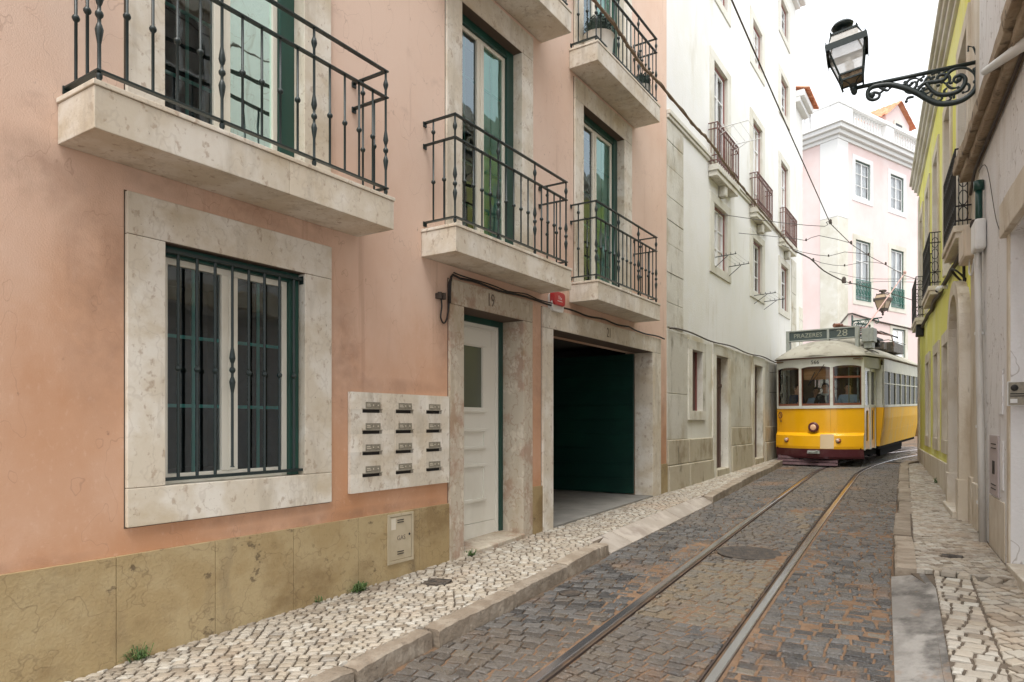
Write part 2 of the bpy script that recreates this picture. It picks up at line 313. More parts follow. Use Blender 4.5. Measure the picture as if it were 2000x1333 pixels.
class MB:
    def __init__(s): s.v = []; s.f = []; s.a = []
    def add(s, vs, fs):
        n = len(s.v); s.v += [tuple(p) for p in vs]; s.f += [tuple(i+n for i in f) for f in fs]
        return s
    def quad(s, *p): return s.add(p, [tuple(range(len(p)))])
    def box(s, x0, x1, y0, y1, z0, z1):
        if x0 > x1: x0, x1 = x1, x0
        if y0 > y1: y0, y1 = y1, y0
        if z0 > z1: z0, z1 = z1, z0
        return s.add([(x0, y0, z0), (x1, y0, z0), (x1, y1, z0), (x0, y1, z0), (x0, y0, z1), (x1, y0, z1), (x1, y1, z1), (x0, y1, z1)],
                     [(3, 2, 1, 0), (4, 5, 6, 7), (0, 1, 5, 4), (1, 2, 6, 5), (2, 3, 7, 6), (3, 0, 4, 7)])
    def hexa(s, b, t):                        # 4 bottom points, 4 top points
        return s.add(list(b)+list(t), [(3, 2, 1, 0), (4, 5, 6, 7), (0, 1, 5, 4), (1, 2, 6, 5), (2, 3, 7, 6), (3, 0, 4, 7)])
    def tube(s, pts, r, n=8, cap=True):
        pts = [Vector(p) for p in pts]; rings = []
        rr = r if isinstance(r, (list, tuple)) else [r]*len(pts)
        up = None
        for i, p in enumerate(pts):
            d = (pts[min(i+1, len(pts)-1)]-pts[max(i-1, 0)])
            if d.length < 1e-9: d = Vector((0, 0, 1))
            d.normalize()
            if up is None:
                up = Vector((0, 0, 1)) if abs(d.z) < .9 else Vector((1, 0, 0))
            a = d.cross(up)
            if a.length < 1e-4: a = d.cross(Vector((1, .3, 0)))
            a.normalize(); b = a.cross(d).normalized(); up = b
            rings.append([p+(a*math.cos(2*math.pi*k/n)+b*math.sin(2*math.pi*k/n))*rr[i] for k in range(n)])
        vs = [q for g in rings for q in g]; fs = []
        for i in range(len(pts)-1):
            for k in range(n):
                k2 = (k+1) % n
                fs.append((i*n+k, i*n+k2, (i+1)*n+k2, (i+1)*n+k))
        if cap: fs += [tuple(range(n))[::-1], tuple((len(pts)-1)*n+k for k in range(n))]
        return s.add(vs, fs)
    def lathe(s, prof, c=(0, 0, 0), n=12, axis='z'):
        vs = []; fs = []
        for (r, h) in prof:
            for k in range(n):
                a = 2*math.pi*k/n; x, y = r*math.cos(a), r*math.sin(a)
                q = (x, y, h) if axis == 'z' else ((h, x, y) if axis == 'x' else (y, h, x))
                vs.append((c[0]+q[0], c[1]+q[1], c[2]+q[2]))
        for i in range(len(prof)-1):
            for k in range(n):
                k2 = (k+1) % n
                fs.append((i*n+k, i*n+k2, (i+1)*n+k2, (i+1)*n+k))
        fs += [tuple(range(n))[::-1], tuple((len(prof)-1)*n+k for k in range(n))]
        return s.add(vs, fs)
    def ball(s, c, rx, ry, rz, n=10, m=7):
        prof = []
        vs = []; fs = []
        for i in range(m+1):
            t = math.pi*i/m
            for k in range(n):
                a = 2*math.pi*k/n
                vs.append((c[0]+rx*math.sin(t)*math.cos(a), c[1]+ry*math.sin(t)*math.sin(a), c[2]-rz*math.cos(t)))
        for i in range(m):
            for k in range(n):
                k2 = (k+1) % n
                fs.append((i*n+k, i*n+k2, (i+1)*n+k2, (i+1)*n+k))
        return s.add(vs, fs)
    def build(s, name, m, parent=None, bevel=0, smooth=False, seg=2):
        me = bpy.data.meshes.new(name); me.from_pydata(s.v, [], s.f); me.update()
        bm = bmesh.new(); bm.from_mesh(me)
        bmesh.ops.recalc_face_normals(bm, faces=bm.faces)
        bm.to_mesh(me); bm.free()
        me.materials.append(m if not isinstance(m, str) else M[m])
        if smooth: me.shade_smooth()
        o = bpy.data.objects.new(name, me); col.objects.link(o)
        if parent: o.parent = parent
        if bevel:
            b = o.modifiers.new('bevel', 'BEVEL'); b.width = bevel; b.segments = seg; b.limit_method = 'ANGLE'; b.harden_normals = False
        return o

def auto_smooth(o, ang=35):
    me = o.data; me.shade_smooth()
    try: me.set_sharp_from_angle(angle=R(ang))
    except Exception: pass
    return o

def copy_tree(o, parent=None):
    c = o.copy(); col.objects.link(c)
    if parent: c.parent = parent
    for ch in [k for k in o.children]: copy_tree(ch, c)
    return c

def g(y): return SL*y
def interp(T, y):
    if y <= T[0][0]:
        (a, b), (c, d) = T[0], T[1]
    elif y >= T[-1][0]:
        (a, b), (c, d) = T[-2], T[-1]
    else:
        for i in range(len(T)-1):
            if T[i][0] <= y <= T[i+1][0]:
                (a, b), (c, d) = T[i], T[i+1]; break
    return b+(d-b)*(y-a)/(c-a)

def text_mesh(name, s, size, m, parent, loc, rot, depth=.003, sx=1):
    cu = bpy.data.curves.new(name, 'FONT'); cu.body = s; cu.size = size; cu.extrude = depth
    cu.align_x = 'CENTER'; cu.align_y = 'CENTER'; cu.resolution_u = 3
    t = bpy.data.objects.new('t', cu); col.objects.link(t)
    dg = bpy.context.evaluated_depsgraph_get(); dg.update()
    me = bpy.data.meshes.new_from_object(t.evaluated_get(dg))
    bpy.data.objects.remove(t); me.name = name
    me.materials.clear(); me.materials.append(M[m])
    o = bpy.data.objects.new(name, me); col.objects.link(o)
    o.location = loc; o.rotation_euler = rot; o.scale = (sx, 1, 1)
    if parent: o.parent = parent
    return o

def wall(mb, y0, y1, z0, z1, holes, xf=0., xb=-.45, pad=.012):
    """a wall slab in the x = xf plane with rectangular holes (y0,y1,z0,z1) and their reveals"""
    holes = [(h[0]-pad, h[1]+pad, h[2]-pad, h[3]+pad) for h in holes]
    ys = sorted({y0, y1, *[h[0] for h in holes], *[h[1] for h in holes]}); ys = [y for y in ys if y0 <= y <= y1]
    zs = sorted({z0, z1, *[h[2] for h in holes], *[h[3] for h in holes]}); zs = [z for z in zs if z0 <= z <= z1]
    def solid(i, j):
        if i < 0 or j < 0 or i >= len(ys)-1 or j >= len(zs)-1: return False
        a, b = (ys[i]+ys[i+1])/2, (zs[j]+zs[j+1])/2
        return not any(h[0] < a < h[1] and h[2] < b < h[3] for h in holes)
    for i in range(len(ys)-1):
        for j in range(len(zs)-1):
            if not solid(i, j): continue
            a, b, c, d = ys[i], ys[i+1], zs[j], zs[j+1]
            mb.quad((xf, a, c), (xf, b, c), (xf, b, d), (xf, a, d))
            mb.quad((xb, a, d), (xb, b, d), (xb, b, c), (xb, a, c))
            if not solid(i-1, j): mb.quad((xf, a, c), (xf, a, d), (xb, a, d), (xb, a, c))
            if not solid(i+1, j): mb.quad((xf, b, c), (xb, b, c), (xb, b, d), (xf, b, d))
            if not solid(i, j-1): mb.quad((xf, a, c), (xb, a, c), (xb, b, c), (xf, b, c))
            if not solid(i, j+1): mb.quad((xf, a, d), (xf, b, d), (xb, b, d), (xb, a, d))
    return mb

def room(y0, y1, z0, z1, xb, depth, m, parent, name='room', floor=None):
    mb = MB(); x0, x1 = xb-depth, xb
    mb.quad((x0, y0, z0), (x0, y1, z0), (x0, y1, z1), (x0, y0, z1))
    mb.quad((x0, y0, z0), (x0, y0, z1), (x1, y0, z1), (x1, y0, z0))
    mb.quad((x0, y1, z0), (x1, y1, z0), (x1, y1, z1), (x0, y1, z1))
    mb.quad((x0, y0, z1), (x0, y1, z1), (x1, y1, z1), (x1, y0, z1))
    mb.quad((x0, y0, z0), (x1, y0, z0), (x1, y1, z0), (x0, y1, z0))
    return mb.build(name, m, parent)

# ================================================================= GROUND
RXL = [(-3, 1.50), (2.8, 1.27), (5.3, 1.16), (6.6, 1.02), (10.8, .84), (18.4, .39), (24, .1)]      # left kerb foot
RXR = [(-3, 4.38), (4.35, 3.82), (6.9, 3.62), (10.5, 3.42), (14, 3.22), (19.8, 2.90)]             # right kerb foot
def rw(y): return 5.18-.0933*y                     # right hand facade line
def tag_struct(o): return tag(o, kind='structure')

gm = MB()
gm.quad((-60, -40, g(-40)-.2), (60, -40, g(-40)-.2), (60, 120, g(120)-.2), (-60, 120, g(120)-.2))
tag_struct(gm.build('ground', 'ground'))
# bed of the road and pavements
b = MB()
ys = [-3+.5*i for i in range(55)]
for a, c in zip(ys, ys[1:]):
    if c <= 20: b.quad((interp(RXL, a)-.05, a, g(a)-.114), (interp(RXR, a)+.05, a, g(a)-.114), (interp(RXR, c)+.05, c, g(c)-.114), (interp(RXL, c)-.05, c, g(c)-.114))
tag_struct(b.build('road_bed', 'soil'))

def set_noise(x, y, s, k=0.): return noise.noise(Vector((x*s+k, y*s-k, k*1.7)))
def _rl(y): return 2.08-.0560*(y-3.31)+.0009*max(y-7, 0)**1.9
RAIL_L = [(_rl(y), float(y)) for y in (-2, 1, 4, 7, 10, 13, 15)]+[(1.40, 16.5), (1.42, 18.0), (1.58, 20.0), (1.90, 22.0), (2.4, 24.0), (3.3, 26.5), (4.6, 29)]
RAIL_R = [(_rl(y)+.885, float(y)) for y in (-2, 1, 4, 7, 10, 13, 15)]+[(2.29, 16.5), (2.32, 18.0), (2.49, 20.0), (2.82, 22.0), (3.35, 24.0), (4.25, 26.5), (5.5, 29)]
def smooth_path(P, n=4):
    o = []
    for i in range(len(P)-1):
        p0 = P[max(i-1, 0)]; p1 = P[i]; p2 = P[i+1]; p3 = P[min(i+2, len(P)-1)]
        for k in range(n):
            t = k/n
            o.append(tuple(.5*(2*p1[j]+(p2[j]-p0[j])*t+(2*p0[j]-5*p1[j]+4*p2[j]-p3[j])*t*t+(3*p1[j]-p0[j]-3*p2[j]+p3[j])*t**3) for j in range(len(p1))))
    o.append(tuple(P[-1])); return o
PL, PR = smooth_path(RAIL_L), smooth_path(RAIL_R)
TL = [(p[1], p[0]) for p in PL]; TR = [(p[1], p[0]) for p in PR]

def clip(poly, px, py, nx, ny):               # keep the side where (p-P).n >= 0
    out = []
    for i in range(len(poly)):
        a, b_ = poly[i], poly[(i+1) % len(poly)]
        da = (a[0]-px)*nx+(a[1]-py)*ny; db = (b_[0]-px)*nx+(b_[1]-py)*ny
        if da >= 0: out.append(a)
        if (da >= 0) != (db >= 0):
            t = da/(da-db); out.append((a[0]+(b_[0]-a[0])*t, a[1]+(b_[1]-a[1])*t))
    return out
def area(p): return abs(sum(p[i][0]*p[(i+1) % len(p)][1]-p[(i+1) % len(p)][0]*p[i][1] for i in range(len(p))))/2

class Setts:
    def __init__(s): s.v = []; s.f = []; s.r = []
    def stone(s, poly, zf, h, gap, rnd, tilt):
        if len(poly) < 3: return
        cx = sum(p[0] for p in poly)/len(poly); cy = sum(p[1] for p in poly)/len(poly)
        # midpoints make the outline irregular
        pts = []
        for i in range(len(poly)):
            a, b_ = poly[i], poly[(i+1) % len(poly)]
            pts.append(a)
            L = math.hypot(b_[0]-a[0], b_[1]-a[1])
            if L > .05:
                j = random.uniform(-.045, .03)*L
                pts.append(((a[0]+b_[0])/2+(cx-(a[0]+b_[0])/2)*j/L*.9, (a[1]+b_[1])/2+(cy-(a[1]+b_[1])/2)*j/L*.9))
        n = len(pts); base = len(s.v)
        rings = ((gap*.5, -.04), (gap*.6, -.006), (gap*.6+.007, 0.))
        tx, ty = random.gauss(0, tilt), random.gauss(0, tilt)
        for (ins, dz) in rings:
            for p in pts:
                dx, dy = cx-p[0], cy-p[1]; d = math.hypot(dx, dy) or 1
                k = min(ins/d*1.25, .6)
                x, y = p[0]+dx*k, p[1]+dy*k
                s.v.append((x, y, zf(x, y)+h+dz+(x-cx)*tx+(y-cy)*ty))
        s.v.append((cx, cy, zf(cx, cy)+h+.001))
        for k in range(2):
            for i in range(n):
                j = (i+1) % n
                s.f.append((base+k*n+i, base+k*n+j, base+(k+1)*n+j, base+(k+1)*n+i)); s.r.append(rnd)
        for i in range(n):
            s.f.append((base+2*n+i, base+2*n+(i+1) % n, base+3*n)); s.r.append(rnd)
    def build(s, name, m):
        me = bpy.data.meshes.new(name); me.from_pydata(s.v, [], s.f); me.update()
        at = me.attributes.new('rnd', 'FLOAT', 'FACE'); at.data.foreach_set('value', s.r)
        me.materials.append(M[m])
        o = bpy.data.objects.new(name, me); col.objects.link(o); return o

def lay(S, bounds, y0, y1, ang, rowh, wid, zf, clips, gap, rndf, tilt, wob=.3, hj=.003):
    """rows of stones inside bounds x0..x1 / y0..y1; ang turns the rows."""
    ca, sa = math.cos(ang), math.sin(ang)
    x0, x1 = bounds
    cs = [(x, y) for x in (x0, x1) for y in (y0, y1)]
    us = [x*ca+y*sa for x, y in cs]; vs = [-x*sa+y*ca for x, y in cs]
    nv = int((max(vs)-min(vs))/rowh)+1
    v0 = min(vs)
    def bend(u, v, k):
        return v+rowh*wob*set_noise(u, v, .9, 3)+rowh*.35*wob*set_noise(u, v, 5, 9)
    for i in range(nv):
        u = min(us)-random.random()*wid[1]
        va, vb = v0+i*rowh, v0+(i+1)*rowh
        sh = random.gauss(0, wid[0]*.06)
        while u < max(us):
            wd = random.uniform(*wid); j = random.gauss(0, wd*.05)
            q = [(u, bend(u, va, i)), (u+wd, bend(u+wd, va, i)), (u+wd+j, bend(u+wd, vb, i+1)), (u+sh, bend(u, vb, i+1))]
            sh = j
            poly = [(a*ca-b_*sa, a*sa+b_*ca) for a, b_ in q]
            u += wd
            cx = sum(p[0] for p in poly)/4; cy = sum(p[1] for p in poly)/4
            if not (y0-.1 < cy < y1+.1 and x0-.3 < cx < x1+.3): continue
            full = area(poly)
            for fn in clips:
                for (px, py, nx, ny) in fn(cx, cy):
                    poly = clip(poly, px, py, nx, ny)
                    if len(poly) < 3: break
                if len(poly) < 3: break
            if len(poly) < 3 or area(poly) < .22*full: continue
            S.stone(poly, zf, random.gauss(0, hj), gap, rndf(cx, cy), tilt)

def line_clip(T, side, off=0.):
    def f(cx, cy):
        x = interp(T, cy)+off; d = (interp(T, cy+.3)-interp(T, cy-.3))/.6
        return [(x, cy, side*1., -side*d)]
    return f
def y_clip(y, side): return lambda cx, cy: [(cx, y, 0., side)]
def hole_clip(hx, hy, r):
    def f(cx, cy):
        dx, dy = cx-hx, cy-hy; d = math.hypot(dx, dy) or 1e-6
        if d > r+.3: return []
        if d < .04: return [(cx, cy+99, 0, 1)]
        return [(hx+dx/d*r, hy+dy/d*r, dx/d, dy/d)]
    return f
zroad = lambda x, y: g(y)-.10
MANHOLE = (2.27, 7.36)
def road_rnd(cx, cy):
    base = random.random()*.55
    l, r = interp(TL, cy), interp(TR, cy)
    if l < cx < r:
        k = set_noise(cx, cy, .8, 5)+.25
        if 4.8 < cy < 10.5 and k > .12+.35*random.random(): return .60+.40*random.random()
        return .15+.5*random.random()
    if random.random() < .02: return .7
    return base
S = Setts()
road_clips = dict(l=[line_clip(RXL, 1, .015), line_clip(TL, -1, -.05)],
                  m=[line_clip(TL, 1, .068), line_clip(TR, -1, -.068), hole_clip(*MANHOLE, .33)],
                  r=[line_clip(TR, 1, .05), line_clip(RXR, -1, -.004), y_clip(19.6, -1)])
lay(S, (.3, 2.2), 1.2, 20.5, R(12), .094, (.095, .165), zroad, road_clips['l']+[hole_clip(1.38, 5.06, .10)], .0125, road_rnd, .032, .7, .002)
lay(S, (1.4, 3.0), 1.8, 20.5, R(-6), .090, (.09, .155), zroad, road_clips['m'], .0125, road_rnd, .03, .6, .002)
lay(S, (2.2, 3.95), 2.0, 19.6, R(5), .100, (.10, .175), zroad, road_clips['r'], .0125, road_rnd, .032, .7, .002)
tag_struct(S.build('road', 'sett'))
# the road beyond the bend
S = Setts()
lay(S, (-.4, 7), 20.5, 27.5, R(20), .14, (.16, .24), zroad, [], .012, lambda x, y: random.random()*.7, .02, .4)
tag_struct(S.build('road_beyond_bend', 'sett'))
b = MB(); b.quad((-2, 19.5, g(19.5)-.126), (14, 19.5, g(19.5)-.126), (14, 45, g(45)-.126), (-2, 45, g(45)-.126))
tag_struct(b.build('far_road_bed', 'soil'))

# left pavement
DR0, DR1 = 6.6, 10.8
LTOP = [(-3, 1.37), (2.8, 1.17), (5.3, 1.04), (6.58, .86), (6.62, .76), (10.78, .66), (10.82, .69), (18.4, .27), (24, .0)]
def zleft(x, y): return g(y)+.018*min(max(x/1.1, 0), 1)
def cal_rnd(cx, cy):
    r = random.random()
    if cx < .22 and cy < 7 and random.random() < .5: r *= .25
    return r
S = Setts()
COVER = (.45, 4.46)
lay(S, (.0, 1.45), 1.2, 23.5, R(35), .060, (.056, .098), zleft,
    [line_clip([(-3, .012), (24, .012)], 1), line_clip(LTOP, -1, -.004), hole_clip(*COVER, .12)], .011, cal_rnd, .035, .75, .002)
tag_struct(S.build('left_sidewalk', 'calcada'))
b = MB()
for a, c in zip(ys, ys[1:]):
    b.hexa([(-.02, a, g(a)-.2), (interp(LTOP, a)+.03, a, g(a)-.2), (interp(LTOP, c)+.03, c, g(c)-.2), (-.02, c, g(c)-.2)],
           [(-.02, a, g(a)-.014), (interp(LTOP, a)+.03, a, g(a)-.003), (interp(LTOP, c)+.03, c, g(c)-.003), (-.02, c, g(c)-.014)])
tag_struct(b.build('left_sidewalk_bed', 'pale_soil'))
# kerbs
def kerb_run(name, T, side, y0, y1, lens, wdt, top, m='kerb'):
    mb = MB(); y = y0; i = 0
    while y < y1-.05:
        Ln = lens[i % len(lens)]; e = min(y+Ln, y1); gp = .012
        j1, j2 = random.uniform(-.022, .022), random.uniform(-.022, .022); dz = random.uniform(-.014, .006)
        n = 14; rows = []
        for k in range(n+1):
            yy = y+gp+(e-y-2*gp)*k/n; xo = interp(T, yy)+j1+(j2-j1)*k/n; rgh = random.uniform(-.007, .005)
            zt = top(yy)+dz+random.uniform(-.004, .003)-(.012 if k in (0, n) else 0)
            xi = xo-side*wdt
            rows.append([(xo+rgh, yy, g(yy)-.16), (xo+rgh-side*.006, yy, zt-.012), (xo+rgh-side*.022, yy, zt), (xi, yy, zt), (xi, yy, g(yy)-.16)])
        vs = [p for r_ in rows for p in r_]; fs = []
        for k in range(n):
            for q in range(4): fs.append((k*5+q, k*5+q+1, (k+1)*5+q+1, (k+1)*5+q))
        fs += [(0, 1, 2, 3, 4), tuple(n*5+q for q in (4, 3, 2, 1, 0))]
        mb.add(vs, fs); y = e; i += 1
    return tag_struct(mb.build(name, m))
kerb_run('left_kerb', RXL, 1, -1.0, 6.6, [1.28, 1.25, 1.2, .75, 1.05, 1.0, .85, .25], .145, lambda y: g(y)+.022)
kerb_run('far_left_kerb', RXL, 1, 10.8, 22, [1.3, 1.1, 1.4], .15, lambda y: g(y)+.022)
kerb_run('right_kerb', RXR, -1, 6.95, 18.6, [.95, .8, 1.2, .5, 1.3], .175, lambda y: g(y)+.0)
mb = MB()       # the kerb turning the corner
pts = []
for k in range(9):
    a = R(90*k/8); pts.append((2.96+.75*(1-math.cos(a)), 18.6+1.6*math.sin(a)))
for (p, q) in zip(pts, pts[1:]):
    d = Vector((q[0]-p[0], q[1]-p[1])).normalized(); nrm = Vector((d.y, -d.x))*.16
    mb.hexa([(p[0], p[1], g(p[1])-.2), (q[0], q[1], g(q[1])-.2), (q[0]+nrm.x, q[1]+nrm.y, g(q[1])-.2), (p[0]+nrm.x, p[1]+nrm.y, g(p[1])-.2)],
            [(p[0], p[1], g(p[1])), (q[0], q[1], g(q[1])), (q[0]+nrm.x, q[1]+nrm.y, g(q[1])), (p[0]+nrm.x, p[1]+nrm.y, g(p[1]))])
tag_struct(mb.build('corner_kerb', 'kerb', bevel=.008))
# ramp slabs in front of the garage
mb = MB(); cuts = [6.62, 7.25, 7.95, 9.1, 10.05, 10.8]
for a, c in zip(cuts, cuts[1:]):
    a += .006; c -= .006
    i0, i1 = interp(LTOP, max(a, 6.63)), interp(LTOP, min(c, 10.77)); o0, o1 = interp(RXL, a)+.02, interp(RXL, c)+.02
    lo = .35 if a < 6.7 else 1
    mb.hexa([(i0, a, g(a)-.2), (o0, a, g(a)-.2), (o1, c, g(c)-.2), (i1, c, g(c)-.2)],
            [(i0, a, g(a)+.012), (o0, a, g(a)-.092), (o1, c, g(c)-.092), (i1, c, g(c)+.012)])
tag_struct(mb.build('driveway_ramp', 'rampstone', bevel=.006))
# right pavement
def zright(x, y): return g(y)-.006-(.03 if y < 6.9 else 0)
RIN = [(-3, 4.66), (4.35, 4.08), (6.93, 3.93), (6.97, 3.79), (10.5, 3.59), (14, 3.39), (18.6, 3.14), (20.2, 3.9)]
S = Setts()
RW = [(0, 5.18-.012), (20, 3.314-.012)]
inner = [(y, x+.27) for y, x in RIN[:3]]+[(6.99, 4.19), (9.0, 4.05), (11, 3.7)]
lay(S, (3.9, 5.1), 2.6, 6.95, R(-4), .105, (.10, .135), zright, [line_clip(RIN[:3], 1, .0), line_clip(RIN[:3], -1, .27)], .015, cal_rnd, .035, .5, .003)
lay(S, (3.7, 5.1), 2.6, 6.95, R(40), .098, (.10, .135), zright, [line_clip(RIN[:3], 1, .27), line_clip(RW, -1)], .015, cal_rnd, .035, .5, .003)
lay(S, (2.9, 5.0), 6.95, 20.1, R(40), .066, (.062, .105), zright, [line_clip(RIN[3:], 1, .0), line_clip(RW, -1), y_clip(6.96, 1), hole_clip(4.06, 7.70, .09)], .011, cal_rnd, .03, .6, .002)
tag_struct(S.build('right_sidewalk', 'calcada'))
b = MB()
for a, c in zip(ys, ys[1:]):
    if c > 19.6: break
    d = .03 if c <= 7.001 else 0
    b.hexa([(interp(RIN, a+.04)-.04 if c > 7.001 else interp(RIN, a)-.04, a, g(a)-.2), (rw(a)+.05, a, g(a)-.2), (rw(c)+.05, c, g(c)-.2), (interp(RIN, c)-.04, c, g(c)-.2)],
           [(interp(RIN, a)-.04, a, g(a)-.018-d), (rw(a)+.05, a, g(a)-.018-d), (rw(c)+.05, c, g(c)-.018-d), (interp(RIN, c)-.04, c, g(c)-.018-d)])
tag_struct(b.build('right_sidewalk_bed', 'pale_soil'))
b = MB()
for i in range(20):
    a, c = -3+i*.4975, -3+(i+1)*.4975
    b.hexa([(interp(RXR, a), a, g(a)-.25), (interp(RIN, a), a, g(a)-.25), (interp(RIN, c), c, g(c)-.25), (interp(RXR, c), c, g(c)-.25)],
           [(interp(RXR, a)-.01, a, g(a)-.098), (interp(RIN, a), a, g(a)-.04), (interp(RIN, c), c, g(c)-.04), (interp(RXR, c)-.01, c, g(c)-.098)])
tag_struct(b.build('lowered_kerb_slab', 'concrete'))
b = MB()
b.quad((interp(RXR, 2)-.03, 2, g(2)-.104), (interp(RXR, 2)+.01, 2, g(2)-.097), (interp(RXR, 6.9)+.01, 6.9, g(6.9)-.097), (interp(RXR, 6.9)-.03, 6.9, g(6.9)-.104))
tag_struct(b.build('gutter', 'soil'))

q = MB(); nx_ = 16
def drift(xa, xb, y0, y1, thr, amp, step=.06):
    n = int((y1-y0)/step); vs = []
    for i in range(n+1):
        y = y0+(y1-y0)*i/n; a, c = xa(y), xb(y)
        for k in range(nx_+1):
            x = a+(c-a)*k/nx_; e = min(k, 3)/3.
            vs.append((x, y, g(y)-.1035-.004*(1-e)+amp*max(set_noise(x, y, 1.6, 4)+.45*set_noise(x, y, 9, 2)-thr, -.5)*e))
    q.add(vs, [(i*(nx_+1)+k, i*(nx_+1)+k+1, (i+1)*(nx_+1)+k+1, (i+1)*(nx_+1)+k) for i in range(n) for k in range(nx_)])
drift(lambda y: interp(RXR, y)-.75, lambda y: interp(RXR, y)-.002, 2.5, 6.9, .24, .013)
drift(lambda y: interp(RXR, y)-.6, lambda y: interp(RXR, y)-.002, 6.92, 12., .40, .013)
drift(lambda y: interp(TL, y)-.30, lambda y: interp(TL, y)-.033, 2.5, 12., .34, .013)
drift(lambda y: interp(TR, y)+.034, lambda y: interp(TR, y)+.30, 2.5, 12., .34, .013)
drift(lambda y: interp(TL, y)+.32, lambda y: interp(TR, y)-.08, 3.0, 11., .40, .016)
tag_struct(q.build('sand_drift', 'sand', smooth=True))
# tram rails : head, groove and lip
def make_rail(path, inner, label):
    root = empty('tram_rail', (path[8][0], path[8][1], g(path[8][1])-.1))
    head = MB(); web = MB()
    prof_h = [(-.03, -.06), (-.03, .004), (-.024, .008), (.024, .008), (.028, .002), (.028, -.06)]
    prof_w = [(.028, -.06), (.028, -.026), (.052, -.026), (.054, .001), (.062, .003), (.064, -.06)]
    for prof, mb in ((prof_h, head), (prof_w, web)):
        vs = []; n = len(prof)
        for i, p in enumerate(path):
            a = path[max(i-1, 0)]; c = path[min(i+1, len(path)-1)]
            d = Vector((c[0]-a[0], c[1]-a[1])).normalized(); nr = Vector((d.y, -d.x))*inner
            for (o_, h) in prof: vs.append((p[0]+nr.x*o_-root.location.x, p[1]+nr.y*o_-root.location.y, g(p[1])-.1+h-root.location.z))
        fs = [(i*n+k, i*n+k+1, (i+1)*n+k+1, (i+1)*n+k) for i in range(len(path)-1) for k in range(n-1)]
        mb.add(vs, fs)
    auto_smooth(head.build('rail_head', 'steel', root), 30)
    web.build('groove_lip', 'rustrail', root)
    return tag(root, label, 'rail', 'tram rails')
make_rail(PL, 1, 'left steel tram rail set in the cobbles, nearer the long pink facade')
make_rail(PR, -1, 'right steel tram rail set in the cobbles, nearer the yellow building')

# covers in the ground
def round_cover(x, y, r, z, label, ribs=True):
    o = empty('manhole_cover', (x, y, z), (math.atan(SL), 0, R(20)))
    mb = MB(); mb.lathe([(r, -.05), (r, .002), (r*.98, .004), (r*.86, .004)], n=40); mb.build('rim', 'castiron', o)
    mb = MB(); mb.lathe([(r*.85, -.04), (r*.85, .001), (.01, .001)], n=40)
    k = r*.09
    for i in range(-9, 10):
        for j in range(-9, 10):
            if math.hypot(i*k, j*k) < r*.80: mb.box(i*k-k*.3, i*k+k*.3, j*k-k*.3, j*k+k*.3, .001, .005)
    mb.build('lid', 'castiron', o)
    return tag(o, label, 'manhole cover')
round_cover(MANHOLE[0], MANHOLE[1], .32, g(MANHOLE[1])-.1, 'large round iron manhole cover between the two tram rails')
round_cover(1.38, 5.06, .09, g(5.06)-.1, 'tiny round iron cover in the dark cobbles beside the left kerb')
def square_cover(x, y, a, b_, z, rot, label):
    o = empty('access_cover', (x, y, z), (math.atan(SL), 0, rot))
    mb = MB()
    mb.box(-a, a, -b_, b_, -.05, .002)
    mb.build('rim', 'castiron', o, bevel=.003)
    mb = MB()
    mb.lathe([(min(a, b_)*.8, 0), (min(a, b_)*.8, .006), (min(a, b_)*.7, .006), (min(a, b_)*.7, .003)], n=24)
    mb.lathe([(min(a, b_)*.45, 0), (min(a, b_)*.45, .006), (min(a, b_)*.35, .006)], n=20)
    mb.build('lid', 'castiron', o)
    return tag(o, label, 'access cover')
square_cover(COVER[0], COVER[1], .095, .085, g(COVER[1])+.010, R(20), 'small square iron cover in the pale left pavement below the gas hatch')
square_cover(4.06, 7.70, .085, .055, g(7.7)-.004, R(-5), 'small rectangular grey cover in the right pavement')

# ================================================================= PINK BUILDING (left)
pink = empty('pink_building', (0, 5, 0))
PO = Vector((0, -5, 0))
def pk(mb, name, m, parent=pink, **k):
    mb.v = [(v[0], v[1]-5, v[2]) for v in mb.v]; return mb.build(name, m, parent, **k)
tag(pink, 'salmon pink building with stone framed windows and balconies, filling the left side', 'building')
holes = [(2.35, 3.42, 1.07, 2.57), (5.38, 6.48, .0, 2.60), (7.16, 10.37, .1, 2.58),
         (2.35, 3.42, 3.20, 5.60), (5.36, 6.46, 3.20, 5.60), (7.97, 9.27, 3.20, 5.60),
         (2.35, 3.42, 6.15, 8.5), (5.36, 6.46, 6.15, 8.5), (7.97, 9.27, 6.15, 8.5)]
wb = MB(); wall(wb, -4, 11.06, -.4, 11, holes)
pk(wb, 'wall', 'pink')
# plinth slabs
js = [-4, -2.4, -1.0, .3, 1.2, 2.06, 2.69, 3.32, 3.97, 4.72, 5.159]
for a, c, z in [(a, c, .68) for a, c in zip(js, js[1:])]+[(6.683, 6.918, .715), (10.733, 11.055, .765)]:
    mb = MB(); mb.box(.001, .022+random.uniform(-.0015, .0015), a+.0015, c-.0015, -.4, z); pk(mb, 'plinth_slab', 'plinth', bevel=.002)

